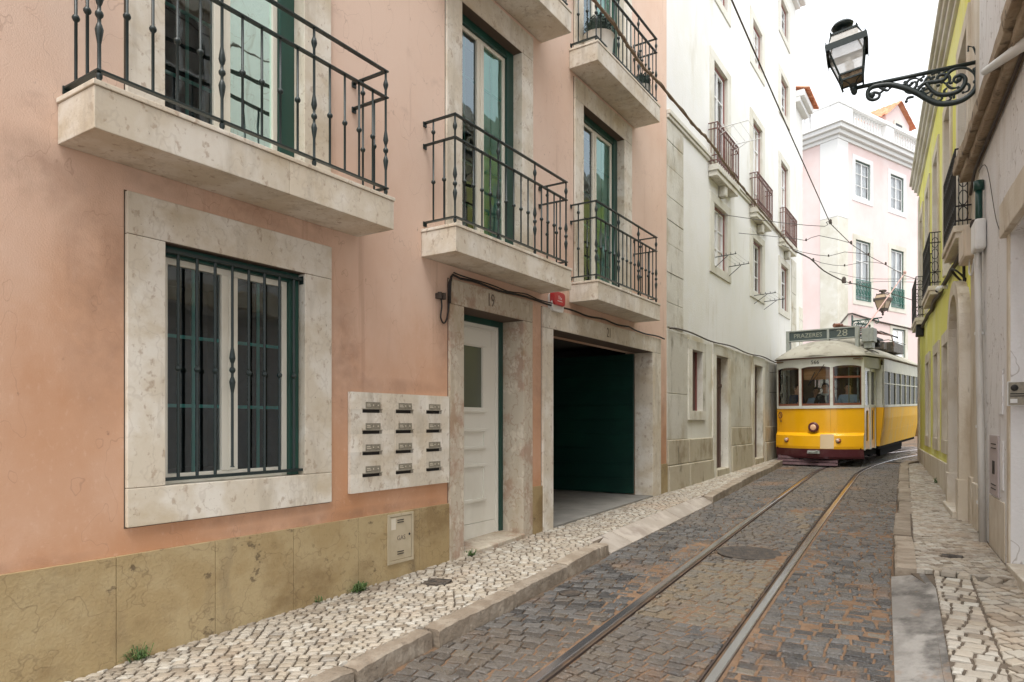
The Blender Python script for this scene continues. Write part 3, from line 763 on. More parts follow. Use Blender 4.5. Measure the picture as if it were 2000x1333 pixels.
def surround(name, y0, y1, z0, z1, iy0, iy1, iz0, iz1, m='lioz', lintel=True, sill=True, xf=.03, xr=-.2, parent=pink, bl=(.0, .0), off=5):
    """stone frame: jambs, lintel and sill as separate stones with fine joints; jambs also line the reveal"""
    mb = MB(); j = .0015
    mb.box(xr, xf, y0, y1, iz1+j, z1)                                        # lintel
    zb = z0
    if sill: mb.box(xr, xf, y0, y1, z0, iz0-j); zb = iz0
    mb.box(xr, xf-.001, y0, iy0, zb+j, iz1-j); mb.box(xr, xf-.001, iy1, y1, zb+j, iz1-j)
    mb.v = [(v[0], v[1]-off, v[2]) for v in mb.v]
    o_ = mb.build(name, m, parent, bevel=.004)
    e = .007; zl_ = z0-e if sill else max(z0, .66)
    q = MB(); q.box(-.01, .0022, y0-e, y0+.01, zl_, z1+e); q.box(-.01, .0022, y1-.01, y1+e, zl_, z1+e); q.box(-.01, .0021, y0+.01, y1-.01, z1-.01, z1+e)
    if sill: q.box(-.01, .0021, y0+.01, y1-.01, z0-e, z0+.01)
    q.box(xr+.01, xf-.006, y0+.004, y1-.004, iz1-.004, iz1+.006)
    q.v = [(v[0], v[1]-off, v[2]) for v in q.v]; q.build('mortar_joint', 'joint', o_)
    return o_

def french_window(y0, y1, z0, z1, par, xg=-.12, muntins=(3, 1), shutter_right=.10, board=True, off=5, tealboard=True, frame_m='cream', box_m='green', bar_m='teal', inside='room', boxtop=.07):
    """cream two leaf casement inside a dark green shutter box, teal glazing bars behind the glass"""
    def bd(mb, n, m, **k):
        mb.v = [(v[0], v[1]-off, v[2]) for v in mb.v]; return mb.build(n, m, par, **k)
    mb = MB()
    mb.box(xg-.04, xg+.05, y1-shutter_right, y1-.001, z0, z1); mb.box(xg-.04, xg+.048, y0+.001, y1-shutter_right, z1-boxtop, z1)
    mb.box(xg-.04, xg+.048, y0+.001, y0+.03, z0, z1-boxtop)
    bd(mb, 'shutter_box', box_m, bevel=.004)
    a, c = y0+.03, y1-shutter_right; t = z1-boxtop; fw = .042
    mid = (a+c)/2
    mb = MB()
    mb.box(xg-.03, xg+.02, a, a+fw, z0, t); mb.box(xg-.03, xg+.02, c-fw, c, z0, t)
    mb.box(xg-.03, xg+.019, a+fw, c-fw, t-fw, t); mb.box(xg-.03, xg+.019, a+fw, c-fw, z0, z0+fw*1.5)
    mb.box(xg-.03, xg+.024, mid-.062, mid-.004, z0+fw*1.5, t-fw); mb.box(xg-.03, xg+.024, mid+.004, mid+.062, z0+fw*1.5, t-fw)
    mb.box(xg+.02, xg+.034, mid-.012, mid+.012, z0+fw*1.5, t-fw)
    bd(mb, 'frame', frame_m, bevel=.004)
    mb = MB(); mb.quad((xg, a+fw, z0+.05), (xg, mid-.06, z0+.05), (xg, mid-.06, t-fw), (xg, a+fw, t-fw)); bd(mb, 'pane', 'glass')
    mb = MB(); mb.quad((xg, mid+.06, z0+.05), (xg, c-fw, z0+.05), (xg, c-fw, t-fw), (xg, mid+.06, t-fw))
    bd(mb, 'pane', 'tealglass' if tealboard else 'glass')
    mb = MB(); bw = .011
    for (p, q) in ((a+fw, mid-.06), (mid+.06, c-fw)):
        for k in range(1, muntins[1]+1):
            yy = p+(q-p)*k/(muntins[1]+1); mb.box(xg-.016, xg-.006, yy-bw, yy+bw, z0+.05, t-fw)
        for k in range(1, muntins[0]+1):
            zz = z0+.05+(t-fw-z0-.05)*k/(muntins[0]+1); mb.box(xg-.0155, xg-.0065, p, q, zz-bw, zz+bw)
    bd(mb, 'glazing_bar', bar_m)
    if tealboard:
        mb = MB(); mb.box(xg-.045, xg-.03, mid+.045, c-.005, z0+.02, t); bd(mb, 'inner_shutter', 'teal_board')
    mb = MB(); d = 1.6; x1 = xg-.045; x0 = x1-d; e = .35
    mb.quad((x0, y0-e, z0-.02), (x0, y1+e, z0-.02), (x0, y1+e, z1+.1), (x0, y0-e, z1+.1))
    mb.quad((x0, y0-e, z0-.02), (x0, y0-e, z1+.1), (x1, y0-e, z1+.1), (x1, y0-e, z0-.02))
    mb.quad((x0, y1+e, z0-.02), (x1, y1+e, z0-.02), (x1, y1+e, z1+.1), (x0, y1+e, z1+.1))
    mb.quad((x0, y0-e, z1+.1), (x0, y1+e, z1+.1), (x1, y1+e, z1+.1), (x1, y0-e, z1+.1))
    mb.quad((x0, y0-e, z0-.02), (x1, y0-e, z0-.02), (x1, y1+e, z0-.02), (x0, y1+e, z0-.02))
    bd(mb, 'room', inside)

# --- ground floor window with bars
w1 = surround('window', 2.12, 3.68, .84, 2.82, 2.35, 3.42, 1.07, 2.57)
w1['label'] = 'barred ground floor window in a wide stone frame'
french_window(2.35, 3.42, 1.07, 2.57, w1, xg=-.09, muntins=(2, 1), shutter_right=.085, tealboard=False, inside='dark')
BALL = lambda z, r=.017: [(.0085, z-.020), (r*.75, z-.014), (r, z-.004), (r, z+.004), (r*.75, z+.014), (.0085, z+.020)]
def fancy(z0, z1, r=.0095, top=True):
    zc = (z0+z1)/2+.0
    p = [(.016, z0), (.016, z0+.010), (.010, z0+.022), (.016, z0+.035), (.016, z0+.05), (r, z0+.062)]
    for zz in (zc-.10,): p += [(r, zz-.055), (.016, zz-.015), (.021, zz+.02), (.014, zz+.045), (r, zz+.055)]
    p += [(r, zc-.022), (.019, zc-.010), (.021, zc), (.019, zc+.010), (r, zc+.022)]
    for zz in (zc+.10,): p += [(r, zz-.055), (.014, zz-.045), (.021, zz-.02), (.016, zz+.015), (r, zz+.055)]
    return p
def fancy_tall(z0, zr, z1):
    p = fancy(z0, zr-.05)
    p += [(.0095, zr+.06), (.018, zr+.085), (.021, zr+.10), (.018, zr+.115), (.0095, zr+.14), (.0095, z1)]
    return p
gr = MB()
for k in range(8):
    yy = 2.455+.128*k
    if yy > 3.40: break
    if k == 3:
        gr.lathe(fancy(1.105, 2.52)[4:] + [(.0095, 2.52)], (-.012, yy, 0), 10)
    else: gr.lathe([(.0105, 1.10), (.0105, 1.775)]+BALL(1.80, .019)+[(.0105, 1.83), (.0105, 2.53)], (-.012, yy, 0), 10)
gr.box(-.03, .006, 2.355, 3.435, 1.095, 1.115); gr.box(-.03, .006, 2.355, 3.415, 2.515, 2.535)
gr.box(-.035, .012, 3.425, 3.44, 1.085, 1.15); gr.box(-.035, .012, 3.418, 3.44, 2.49, 2.55)
pk(gr, 'bar_grille', 'iron', w1)
w1.location = w1.location

# --- door 19
d19 = surround('door', 5.16, 6.68, -.3, 2.84, 5.38, 6.48, .2, 2.60, m='lioz_red', sill=False, xr=-.28)
d19['label'] = 'cream front door numbered 19 in a stone frame'
mb = MB(); mb.box(-.32, -.245, 6.41, 6.479, .18, 2.599); mb.box(-.32, -.246, 5.381, 6.41, 2.53, 2.599); mb.box(-.32, -.246, 5.381, 5.44, .18, 2.53)
pk(mb, 'door_frame', 'green', d19, bevel=.004)
mb = MB(); mb.box(-.33, -.262, 6.36, 6.408, .2, 2.53); mb.box(-.33, -.263, 5.44, 6.36, 2.49, 2.53)
pk(mb, 'inner_frame', 'doorw', d19, bevel=.003)
mb = MB()
wall(mb, 5.44, 6.355, .37, 2.488, [(5.62, 6.12, 1.62, 2.28)], -.275, -.315, 0)
mb.box(-.315, -.272, 5.44, 6.355, .2, .365)
for (z, h) in ((1.57, .03), (1.36, .03), (1.17, .03), (.98, .03), (.60, .03)):
    mb.box(-.2751, -.248, 5.58, 6.16, z, z+h); mb.box(-.2751, -.258, 5.60, 6.14, z-.014, z)
mb.box(-.2751, -.262, 5.56, 6.18, 2.29, 2.305); mb.box(-.2751, -.262, 5.50, 6.30, 2.46, 2.472); mb.box(-.2751, -.264, 6.285, 6.297, 2.305, 2.46)
mb.box(-.2751, -.264, 6.125, 6.135, .63, .98); mb.box(-.2751, -.264, 6.125, 6.135, 1.2, 1.36)
pk(mb, 'door_leaf', 'doorw', d19, bevel=.003)
mb = MB(); mb.box(-.305, -.295, 5.615, 6.125, 1.615, 2.285); pk(mb, 'frosted_pane', 'frost', d19)
mb = MB(); mb.hexa([(-.40, 5.381, -.3), (.06, 5.381, -.3), (.06, 6.479, -.3), (-.4, 6.479, -.3)], [(-.40, 5.381, .20), (.06, 5.381, .165), (.06, 6.479, .215), (-.4, 6.479, .235)])
pk(mb, 'door_step', 'lioz_red', d19, bevel=.01)
t19 = text_mesh('house_number', '19', .19, 'lettering', d19, (.0325, 5.84-5, 2.725), (R(90), 0, R(90)), .002, .72)

# --- garage 21
g21 = surround('garage_entrance', 6.92, 10.73, -.3, 2.82, 7.16, 10.37, .2, 2.58, m='lioz', sill=False, xr=-.28)
g21['label'] = 'open garage entrance numbered 21 in a stone frame'
mb = MB(); mb.box(-1.78, -.28, 10.31, 10.36, .30, 2.565); 
for k in range(1, 10): mb.box(-1.78, -.28, 10.302, 10.31, .30+.24*k, .306+.24*k)
pk(mb, 'garage_door_leaf', 'garage_green', g21, bevel=.003)
mb = MB(); d = 6.0
mb.quad((-d, 6.9, -.1), (-d, 11.0, -.1), (-d, 11.0, 2.75), (-d, 6.9, 2.75)); mb.quad((-d, 6.9, -.1), (-d, 6.9, 2.75), (-.452, 6.9, 2.75), (-.452, 6.9, -.1))
mb.quad((-d, 11.0, -.1), (-.452, 11.0, -.1), (-.452, 11.0, 2.75), (-d, 11.0, 2.75)); mb.quad((-d, 6.9, 2.75), (-d, 11.0, 2.75), (-.452, 11.0, 2.75), (-.452, 6.9, 2.75))
mb.box(-3.2, -3.0, 6.9, 11.0, 2.45, 2.75)
pk(mb, 'garage_wall', mat('garage_interior', (.075, .07, .062), .9), g21)
mb = MB(); mb.hexa([(-6, 6.85, -.3), (.03, 7.161, -.3), (.03, 10.369, -.3), (-6, 11.05, -.3)], [(-6, 6.85, .24), (.03, 7.161, .205), (.03, 10.369, .285), (-6, 11.05, .30)])
pk(mb, 'garage_floor', 'gfloor', g21)
text_mesh('house_number', '21', .19, 'lettering', g21, (.0325, 8.72-5, 2.70), (R(90), 0, R(90)), .002, .72)

# --- balconies
def make_balcony(y0, y1, zb, n, fl, label, mats=('lioz', 'iron')):
    """slab with a thin cap, railing of turned iron bars; n bars along the front, fl = indices of the fancy ones"""
    o = MB(); d = .40; zt = zb+.25
    ym = y0+(y1-y0)*.55
    o.box(.002, d, y0, ym-.001, zb, zt-.03); o.box(.002, d, ym+.001, y1, zb, zt-.03)
    o.box(.002, d+.008, y0-.008, y1+.008, zt-.028, zt)
    slab = pk(o, 'balcony', mats[0], bevel=.004); slab['label'] = label
    r = MB(); xr = d-.045; a, c = y0+.045, y1-.045
    zl, zm, zh = zt+.07, zt+.78, zt+.985
    for z, x0_ in ((zl, .0), (zm, .0), (zh, .0)):
        r.box(xr-.018, xr+.018, a-.018, c+.018, z-.006, z+.006)
        for yy in (a, c):
            r.box(.012, xr-.018, yy-.018, yy+.018, z-.006, z+.006); r.box(.001, .012, yy-.022, yy+.022, z-.035, z+.01)
    pk(r, 'handrail', mats[1], slab, bevel=.0015)
    for k in range(n+1):
        yy = a+(c-a)*k/n
        q = MB()
        if k in fl: q.lathe(fancy_tall(zt+.001, zm, zh), (xr, yy, 0), 12)
        else: q.lathe([(.0085, zl)]+BALL((zl+zm)/2, .020)+[(.0085, zm)], (xr, yy, 0), 10)
        auto_smooth(pk(q, 'baluster', mats[1], slab), 50)
    for yy in (a, c):
        for xx, two in ((xr*.30, 1), (xr*.65, 0)):
            q = MB()
            if two: q.lathe([(.0085, zl)]+BALL((zl+zm)/2, .020)+BALL(zm+.10, .020)+[(.0085, zh)], (xx, yy, 0), 10)
            else: q.lathe([(.0085, zl)]+BALL((zl+zm)/2, .020)+[(.0085, zm)], (xx, yy, 0), 10)
            auto_smooth(pk(q, 'baluster', mats[1], slab), 50)
    return slab
F1 = (0, 5, 10, 15)
make_balcony(1.76, 3.98, 2.97, 15, F1, 'nearest first floor stone balcony over the barred window')
make_balcony(4.77, 6.92, 2.97, 15, F1, 'first floor stone balcony over door 19')
make_balcony(7.61, 9.71, 2.97, 15, F1, 'first floor stone balcony over the garage entrance')
make_balcony(4.77, 6.92, 5.92, 15, F1, 'second floor stone balcony cut by the top of the photo')
make_balcony(7.61, 9.71, 5.92, 15, F1, 'second floor stone balcony with two potted shrubs')
for (y0, y1, i0, i1) in ((2.12, 3.68, 2.35, 3.42), (5.12, 6.70, 5.36, 6.46), (7.73, 9.55, 7.97, 9.27)):
    for zb in (3.22, 6.17):
        s_ = surround('balcony_door', y0, y1, zb-.03, zb+2.65, i0, i1, zb, zb+2.38, m='lioz', sill=False, xr=-.12, xf=.025)
        french_window(i0, i1, zb, zb+2.38, s_, xg=-.14, muntins=(4, 1), shutter_right=.13, boxtop=.09)

# --- mailbox slab
mbx = empty('mailbox_panel', (.02, 4.50, 1.30)); tag(mbx, 'pale stone slab of twelve letter slots with metal name plates beside door 19', 'mailbox')
def off(mb, o): 
    mb.v = [(v[0]-o.location.x, v[1]-o.location.y, v[2]-o.location.z) for v in mb.v]; return mb
hs_ = []; rows_y = [(4.0, 4.225), (4.395, 4.62), (4.80, 5.02)]; rows_z = [1.575, 1.40, 1.225, 1.045]
for (a, c) in rows_y:
    for z in rows_z: hs_.append((a, c, z-.038, z-.008))
mb = MB(); wall(mb, 3.87, 4.3799, .885, 1.705, [h for h in hs_ if h[1] < 4.38], .035, .004, 0); off(mb, mbx).build('slab', 'lioz', mbx)
mb = MB(); wall(mb, 4.3815, 5.14, .885, 1.705, [h for h in hs_ if h[0] > 4.38], .035, .004, 0); off(mb, mbx).build('slab', 'lioz', mbx)
mb = MB(); mb.box(.0015, .006, 3.9, 5.1, .9, 1.69); off(mb, mbx).build('slot_back', 'black', mbx)
for (a, c) in rows_y:
    for i, z in enumerate(rows_z):
        q = MB(); y0_, y1_ = a+.035, c-.02
        q.box(.0352, .040, y0_, y1_, z, z+.052)
        q.box(.0352, .046, a, c, z-.010, z-.003)
        off(q, mbx)
        p = q.build('name_plate', 'metalplate', mbx, bevel=.0015)
        q = MB()
        for yy in ((y0_+y1_)/2, y1_-.03): q.lathe([(.006, 0), (.006, .003), (.002, .0035)], (.040, yy, z+.026), 8, 'x')
        q.box(.0401, .0408, y0_+.012, y0_+.06, z+.016, z+.022); q.box(.0401, .0408, y0_+.012, y0_+.05, z+.030, z+.036)
        off(q, mbx).build('button', 'paper', p)
# --- gas hatch
gh = empty('gas_hatch', (.022, 4.46, .45)); tag(gh, 'beige metal utility hatch lettered GAS in the yellow stone plinth', 'utility hatch')
q = MB(); q.box(.0225, .034, 4.30, 4.325, .235, .665); q.box(.0225, .034, 4.605, 4.63, .235, .665); q.box(.0225, .0335, 4.325, 4.605, .235, .262); q.box(.0225, .0335, 4.325, 4.605, .642, .665); off(q, gh).build('frame', 'hatch', gh, bevel=.002)
q = MB(); q.box(.0226, .030, 4.330, 4.600, .266, .638); off(q, gh).build('door', 'hatch', gh, bevel=.002)
q = MB()
for z in (.33, .31, .585, .605): q.box(.0295, .0345, 4.42, 4.50, z, z+.007)
q.lathe([(.012, 0), (.012, .004)], (.030, 4.575, .47), 4, 'x'); off(q, gh).build('vent', 'black', gh)
q = MB(); q.box(.0301, .031, 4.345, 4.40, .53, .625); off(q, gh).build('sticker', 'paper', gh)
text_mesh('lettering', 'GAS', .058, 'lettering', gh, (.0086, .01, .0), (R(90), 0, R(90)), .0008)
# --- alarm siren
al = empty('alarm_box', (0, 7.22, 2.93)); tag(al, 'red and white alarm siren box on the pink wall left of the garage lintel', 'alarm box')
q = MB(); 
def rounded_plate(mb, x0, x1, cy, cz, w_, h_, r_, taper=1.):
    pts = []
    for (sx_, sy_, a0) in ((1, 1, 0), (-1, 1, 90), (-1, -1, 180), (1, -1, 270)):
        for k in range(5):
            a = R(a0+90*k/4); pts.append((cy+sx_*(w_/2-r_)+r_*math.cos(a), cz+sy_*(h_/2-r_)+r_*math.sin(a)))
    n = len(pts)
    vs = [(x0, p[0], p[1]) for p in pts]+[(x1, cy+(p[0]-cy)*taper, cz+(p[1]-cz)*taper) for p in pts]
    mb.add(vs, [(k, (k+1) % n, n+(k+1) % n, n+k) for k in range(n)]+[tuple(range(n)), tuple(range(n, 2*n))])
rounded_plate(q, .001, .06, 0, -.03, .30, .22, .05, .96); q.build('housing', 'whitep', al, bevel=.004)
q = MB(); rounded_plate(q, .03, .085, 0, .02, .303, .175, .05, .9); q.build('cover', 'red', al, bevel=.006)
q = MB()
for k in range(3): q.box(.085, .0865, -.03+.03*k, -.022+.032*k, .01, .055-.012*k)
q.box(.085, .0864, -.06, .06, -.015, -.008)
q.build('print', 'whitep', al)
# --- wall hook and loose cable stub
hk = empty('cable_bracket', (0, 5.02, 2.65)); tag(hk, 'small rusty bracket with a dangling cable loop on the pink wall left of door 19', 'bracket')
q = MB(); q.box(.001, .03, -.05, .05, -.03, .02); q.lathe([(.02, -.03), (.02, .03)], (.04, -.03, 0), 8); q.lathe([(.02, -.03), (.02, .03)], (.04, .03, 0), 8); q.build('clamp', 'cable', hk)
q = MB(); q.tube(smooth_path([(.03, .0, -.02), (.03, .01, -.10), (.025, .0, -.20), (.02, .05, -.25), (.02, .10, -.2), (.02, .13, -.05), (.02, .125, .13), (.04, .15, .20)]), .008, 6); q.build('cable_loop', 'black', hk)

def cable_run(name, pts, r, m, label, n=6, sag=0):
    P = [Vector(p) for p in pts]; c = P[0]
    mb = MB(); mb.tube([p-c for p in (map(Vector, smooth_path([tuple(p) for p in P], n)) if n > 1 else P)], r, 6)
    o = mb.build(name, m, None, smooth=True); o.location = c
    return tag(o, label, 'cable')
cp = [(.035, 5.145, 2.6), (.04, 5.15, 2.80), (.045, 5.18, 2.875)]
for k in range(28):
    yy = 5.3+k*.205; cp.append((.04+.005*math.sin(k*1.7), yy, 2.862+.010*math.sin(k*1.3)-(.02 if k > 20 else 0)))
cable_run('facade_cable', cp, .012, 'black', 'dark cable running above door 19 and garage 21 along the pink wall', 2)
cp2 = [(x+.012, y, z+.02+.008*math.sin(i*2.1)) for i, (x, y, z) in enumerate(cp[2:14])]
cable_run('facade_cable', cp2, .007, 'black', 'thin second cable looped along the top edge of door frame 19', 2)
cp = [(.05, 11.08, 3.04)]+[(.05, 11.3+.45*k, 3.07+.02*math.sin(k)) for k in range(25)]
cable_run('facade_cable', cp, .014, 'cable', 'brown cable running above the doors of the white building', 2)

# potted shrubs on the upper right balcony
def pot_plant(y, s, label):
    o = empty('potted_shrub', (.21, y, 6.171)); tag(o, label, 'potted plant', 'potted shrubs on the upper balcony')
    q = MB(); q.lathe([(.13*s, 0), (.155*s, .02), (.17*s, .22*s), (.18*s, .24*s), (.16*s, .24*s), (.15*s, .2*s)], n=20); auto_smooth(q.build('pot', 'pot', o))
    q = MB()
    for k in range(900):
        v = Vector((random.gauss(0, 1), random.gauss(0, 1), random.gauss(0, 1))).normalized()*(.17*s*random.uniform(.8, 1.05))
        c = v+Vector((0, 0, .31*s)); a = Vector((random.gauss(0, 1), random.gauss(0, 1), random.gauss(0, 1))).normalized()*.016; b_ = v.normalized().cross(a).normalized()*.010
        q.quad(c-a, c-b_, c+a, c+b_)
    q.ball((0, 0, .31*s), .14*s, .14*s, .15*s)
    q.build('foliage', 'shrub', o)
pot_plant(8.02, 1.15, 'round dark clipped shrub in a white pot at the near end of the upper balcony')
pot_plant(9.45, .85, 'smaller round shrub in a grey pot at the far end of the upper balcony')

# weeds
def weed(x, y, z, s, label, n=40, tall=1.):
    q = MB()
    for k in range(n):
        a = random.uniform(0, 2*math.pi); L_ = random.uniform(.04, .11)*s; bx, by = random.gauss(0, .02*s), random.gauss(0, .035*s)
        d = Vector((math.cos(a)*.8, math.sin(a), 0)); h = random.uniform(.2, 1.0)*tall
        p0 = Vector((bx, by, 0)); p1 = p0+d*L_*.5+Vector((0, 0, L_*h)); p2 = p0+d*L_+Vector((0, 0, L_*h*.8)); sd = Vector((-d.y, d.x, 0))*.006*s
        q.quad(p0-sd*.4, p0+sd*.4, p1+sd, p1-sd); q.quad(p1-sd, p1+sd, p2+sd*.1, p2-sd*.1)
    o = q.build('weed', 'leaf'); o.location = (x, y, z); return tag(o, label, 'weed', 'weeds at the wall foot')
weed(.05, 2.17, g(2.17), .8, 'grassy weed tuft at the plinth foot nearest the camera', 60, 1.3)
weed(.07, 3.93, g(3.9), .9, 'spreading leafy weed at the plinth foot below the mailbox slab', 90)
weed(.03, 3.55, g(3.55), .7, 'tiny green weed at the plinth foot between the two larger weeds', 26)
weed(.07, 5.44, g(5.44), .75, 'bright green weed beside the step of door 19', 50, .9)
weed(3.80, 14.4, g(14.4), 1.0, 'low weed at the foot of the yellow building', 40)
weed(4.33, 8.9, g(8.9), .6, 'small weed at the base of the stone pier on the right', 20)

# ================================================================= WHITE BUILDING
wh = empty('white_building', (0, 16, .3)); tag(wh, 'tall white plastered building with stone base and rusty balconies, beyond the pink one', 'building')
WO = (0, 16, .3)
def wk(mb, name, m, parent=None, **k):
    mb.v = [(v[0], v[1]-16, v[2]-.3) for v in mb.v]; return mb.build(name, m, parent or wh, **k)
c3 = [(13.72, 14.67), (16.85, 17.77), (19.95, 20.9)]
wins = []   # (y0,y1,z0,z1,kind)
for (a, c) in c3:
    wins += [(a, c, 4.62, 5.88, 'w'), (a, c, 6.55, 8.75, 'd'), (a, c, 10.15, 11.15, 'w'), (a, c, 12.4, 13.3, 'w')]
low = [(12.33, 12.93, 1.67, 2.8, 'w'), (13.83, 14.67, .2, 2.82, 'd'), (16.94, 17.77, .2, 2.84, 'd')]
mb = MB(); wall(mb, 11.062, 22.1, 3.07, 14.0, [x[:4] for x in wins], -.004, -.45); wk(mb, 'wall', 'white')
mb = MB(); wall(mb, 11.062, 22.1, -.3, 3.068, [x[:4] for x in low], -.002, -.45); wk(mb, 'lower_wall', 'dado')
def blk(a, c, z0, z1, x, name, m, bv=.008):
    mb = MB(); mb.box(-.003, x+random.uniform(-.004, .004), a+.004, c-.004, z0+.004, z1-.004); wk(mb, name, m, bevel=bv)
for (a, c, top_) in ((11.07, 11.88, 6.58), (21.4, 22.1, 6.3)):      # quoin strips of long stones
    z = 3.07
    while z < top_-.1:
        z2 = min(z+random.uniform(.40, .52), top_); blk(a, c, z, z2, .012, 'quoin', 'old_stone', .006); z = z2
def blocks(y0, y1, z0, z1, ny, x, name, m, bv):
    w_ = (y1-y0)/ny
    for i in range(ny): blk(y0+i*w_, y0+(i+1)*w_, z0, z1, x, name, m, bv)
for (a, c, n) in ((11.07, 12.10, 1), (12.13, 13.14, 1), (13.14, 13.58, 1), (14.92, 16.66, 3), (18.02, 22.09, 5)):
    blocks(a, c, -.3, .72 if a < 14 else .95, n, .055, 'base_block', 'old_block', .014); blocks(a, c, .72 if a < 14 else .95, 1.16 if a < 14 else 1.35, n, .035, 'base_block', 'old_block', .014)
for (a, c, z0, z1, n) in ((11.07, 12.10, 1.16, 1.95, 1), (11.07, 12.10, 1.95, 3.04, 1), (14.92, 16.66, 1.35, 3.04, 2), (18.02, 22.09, 1.35, 3.04, 4)):
    blocks(a, c, z0, z1, n, .012, 'stone_panel', 'old_stone', .008)
mb = MB(); mb.box(-.003, .06, 11.07, 22.1, 6.66, 6.74); mb.box(-.003, .035, 11.07, 22.1, 6.60, 6.66); wk(mb, 'string_course', 'bgstone', bevel=.01)
mb = MB(); mb.box(-.45, .12, 11.07, 22.14, 14.0, 14.12); mb.box(-.45, .26, 11.07, 22.26, 14.12, 14.3); wk(mb, 'cornice', 'bgwhite', bevel=.02)
def tile_row(y0, y1, x0, z0, dx, pitch=.19, rise=.28):
    q = MB(); y = y0
    while y < y1-.01:
        n = 6; vs = []
        for (x, z_) in ((x0+dx, z0), (x0-.9, z0+rise)):
            for k in range(n+1):
                a = math.pi*k/n; vs.append((x, y+pitch/2-math.cos(a)*pitch*.48, z_+math.sin(a)*.06))
        for (x, z_) in ((x0+dx, z0-.018), (x0-.9, z0+rise-.018)):
            for k in range(n+1):
                a = math.pi*k/n; vs.append((x, y+pitch/2-math.cos(a)*pitch*.40, z_+math.sin(a)*.055))
        m_ = n+1
        fs = [(k, k+1, m_+k+1, m_+k) for k in range(n)]+[(2*m_+k, 3*m_+k, 3*m_+k+1, 2*m_+k+1) for k in range(n)]+[(k, 2*m_+k, 2*m_+k+1, k+1) for k in range(n)]
        q.add(vs, fs); y += pitch
    return q
wk(tile_row(11.1, 22.3, .3, 14.32, .08), 'roof_tile', 'tile')

def sash(y0, y1, z0, z1, par, offy=16, offz=.3, xg=-.14, rows=3, curtain=True, tone='redframe', right=True, sash_m='bgwhite'):
    def bd(mb, n, m, **k):
        mb.v = [(v[0], v[1]-offy, v[2]-offz) for v in mb.v]; return mb.build(n, m, par, **k)
    q = MB(); f = .05
    q.box(xg-.05, xg+.03, y0+.001, y0+f, z0, z1); q.box(xg-.05, xg+.03, y1-f, y1-.001, z0, z1); q.box(xg-.05, xg+.029, y0+f, y1-f, z1-f, z1-.001); q.box(xg-.05, xg+.029, y0+f, y1-f, z0+.001, z0+f*.7)
    bd(q, 'frame', tone)
    q = MB(); a, c = y0+f, y1-f; lo, hi = z0+f*.7, z1-f; t = .04; mid = (a+c)/2
    q.box(xg-.03, xg+.012, a, a+t, lo, hi); q.box(xg-.03, xg+.012, c-t, c, lo, hi); q.box(xg-.03, xg+.012, mid-t, mid+t, lo, hi)
    for (p, r_) in ((a+t, mid-t), (mid+t, c-t)):
        q.box(xg-.03, xg+.011, p, r_, hi-t, hi); q.box(xg-.03, xg+.011, p, r_, lo, lo+t*1.3)
        for k in range(1, rows):
            zz = lo+(hi-lo)*k/rows; q.box(xg-.02, xg+.008, p, r_, zz-.014, zz+.014)
    bd(q, 'sash', sash_m)
    q = MB(); q.quad((xg-.01, a, lo), (xg-.01, c, lo), (xg-.01, c, hi), (xg-.01, a, hi)); bd(q, 'pane', 'fglass')
    if curtain:
        q = MB(); n = 24
        for k in range(n):
            ya, yb = a+(c-a)*k/n, a+(c-a)*(k+1)/n; xa, xb = xg-.09+.012*math.sin(k*1.9), xg-.09+.012*math.sin((k+1)*1.9)
            q.quad((xa, ya, lo), (xb, yb, lo), (xb, yb, hi), (xa, ya, hi))
        bd(q, 'curtain', 'curtain')
    q = MB(); x1 = xg-.06; x0 = x1-.9
    q.quad((x0, y0, z0), (x0, y1, z0), (x0, y1, z1), (x0, y0, z1)); q.quad((x0, y0, z0), (x0, y0, z1), (x1, y0, z1), (x1, y0, z0)); q.quad((x0, y1, z0), (x1, y1, z0), (x1, y1, z1), (x0, y1, z1)); q.quad((x0, y0, z1), (x0, y1, z1), (x1, y1, z1), (x1, y0, z1)); q.quad((x0, y0, z0), (x1, y0, z0), (x1, y1, z0), (x0, y1, z0))
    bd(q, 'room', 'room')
def wsurround(name, a, c, z0, z1, m='bgstone', e=.26, ez=.2, sill=True, par=None, xf=.018):
    q = MB(); q.box(-.15, xf, a-e, c+e, z1, z1+ez)
    if sill: q.box(-.15, xf+.004, a-e, c+e, z0-ez, z0)
    q.box(-.15, xf-.001, a-e, a, z0 if sill else z0, z1); q.box(-.15, xf-.001, c, c+e, z0, z1)
    return wk(q, name, m, par, bevel=.004)
for i, (a, c, z0, z1, kd) in enumerate(wins):
    s_ = wsurround('window' if kd == 'w' else 'balcony_door', a, c, z0, z1, sill=(kd == 'w'), ez=.17)
    sash(a, c, z0, z1, s_, rows=4 if kd == 'd' else 3, xg=-.085)
s_ = wsurround('lower_window', 12.33, 12.93, 1.67, 2.80, 'old_stone', e=.2, ez=.17, xf=.03)
q = MB(); q.box(-.14, -.10, 12.335, 12.925, 1.675, 2.795); q.box(-.10, -.085, 12.335, 12.37, 1.675, 2.795); wk(q, 'shutter', 'brownwood', s_)
q = MB(); q.box(-.0999, -.08, 12.87, 12.92, 1.675, 2.795); wk(q, 'shutter_edge', 'redframe', s_)
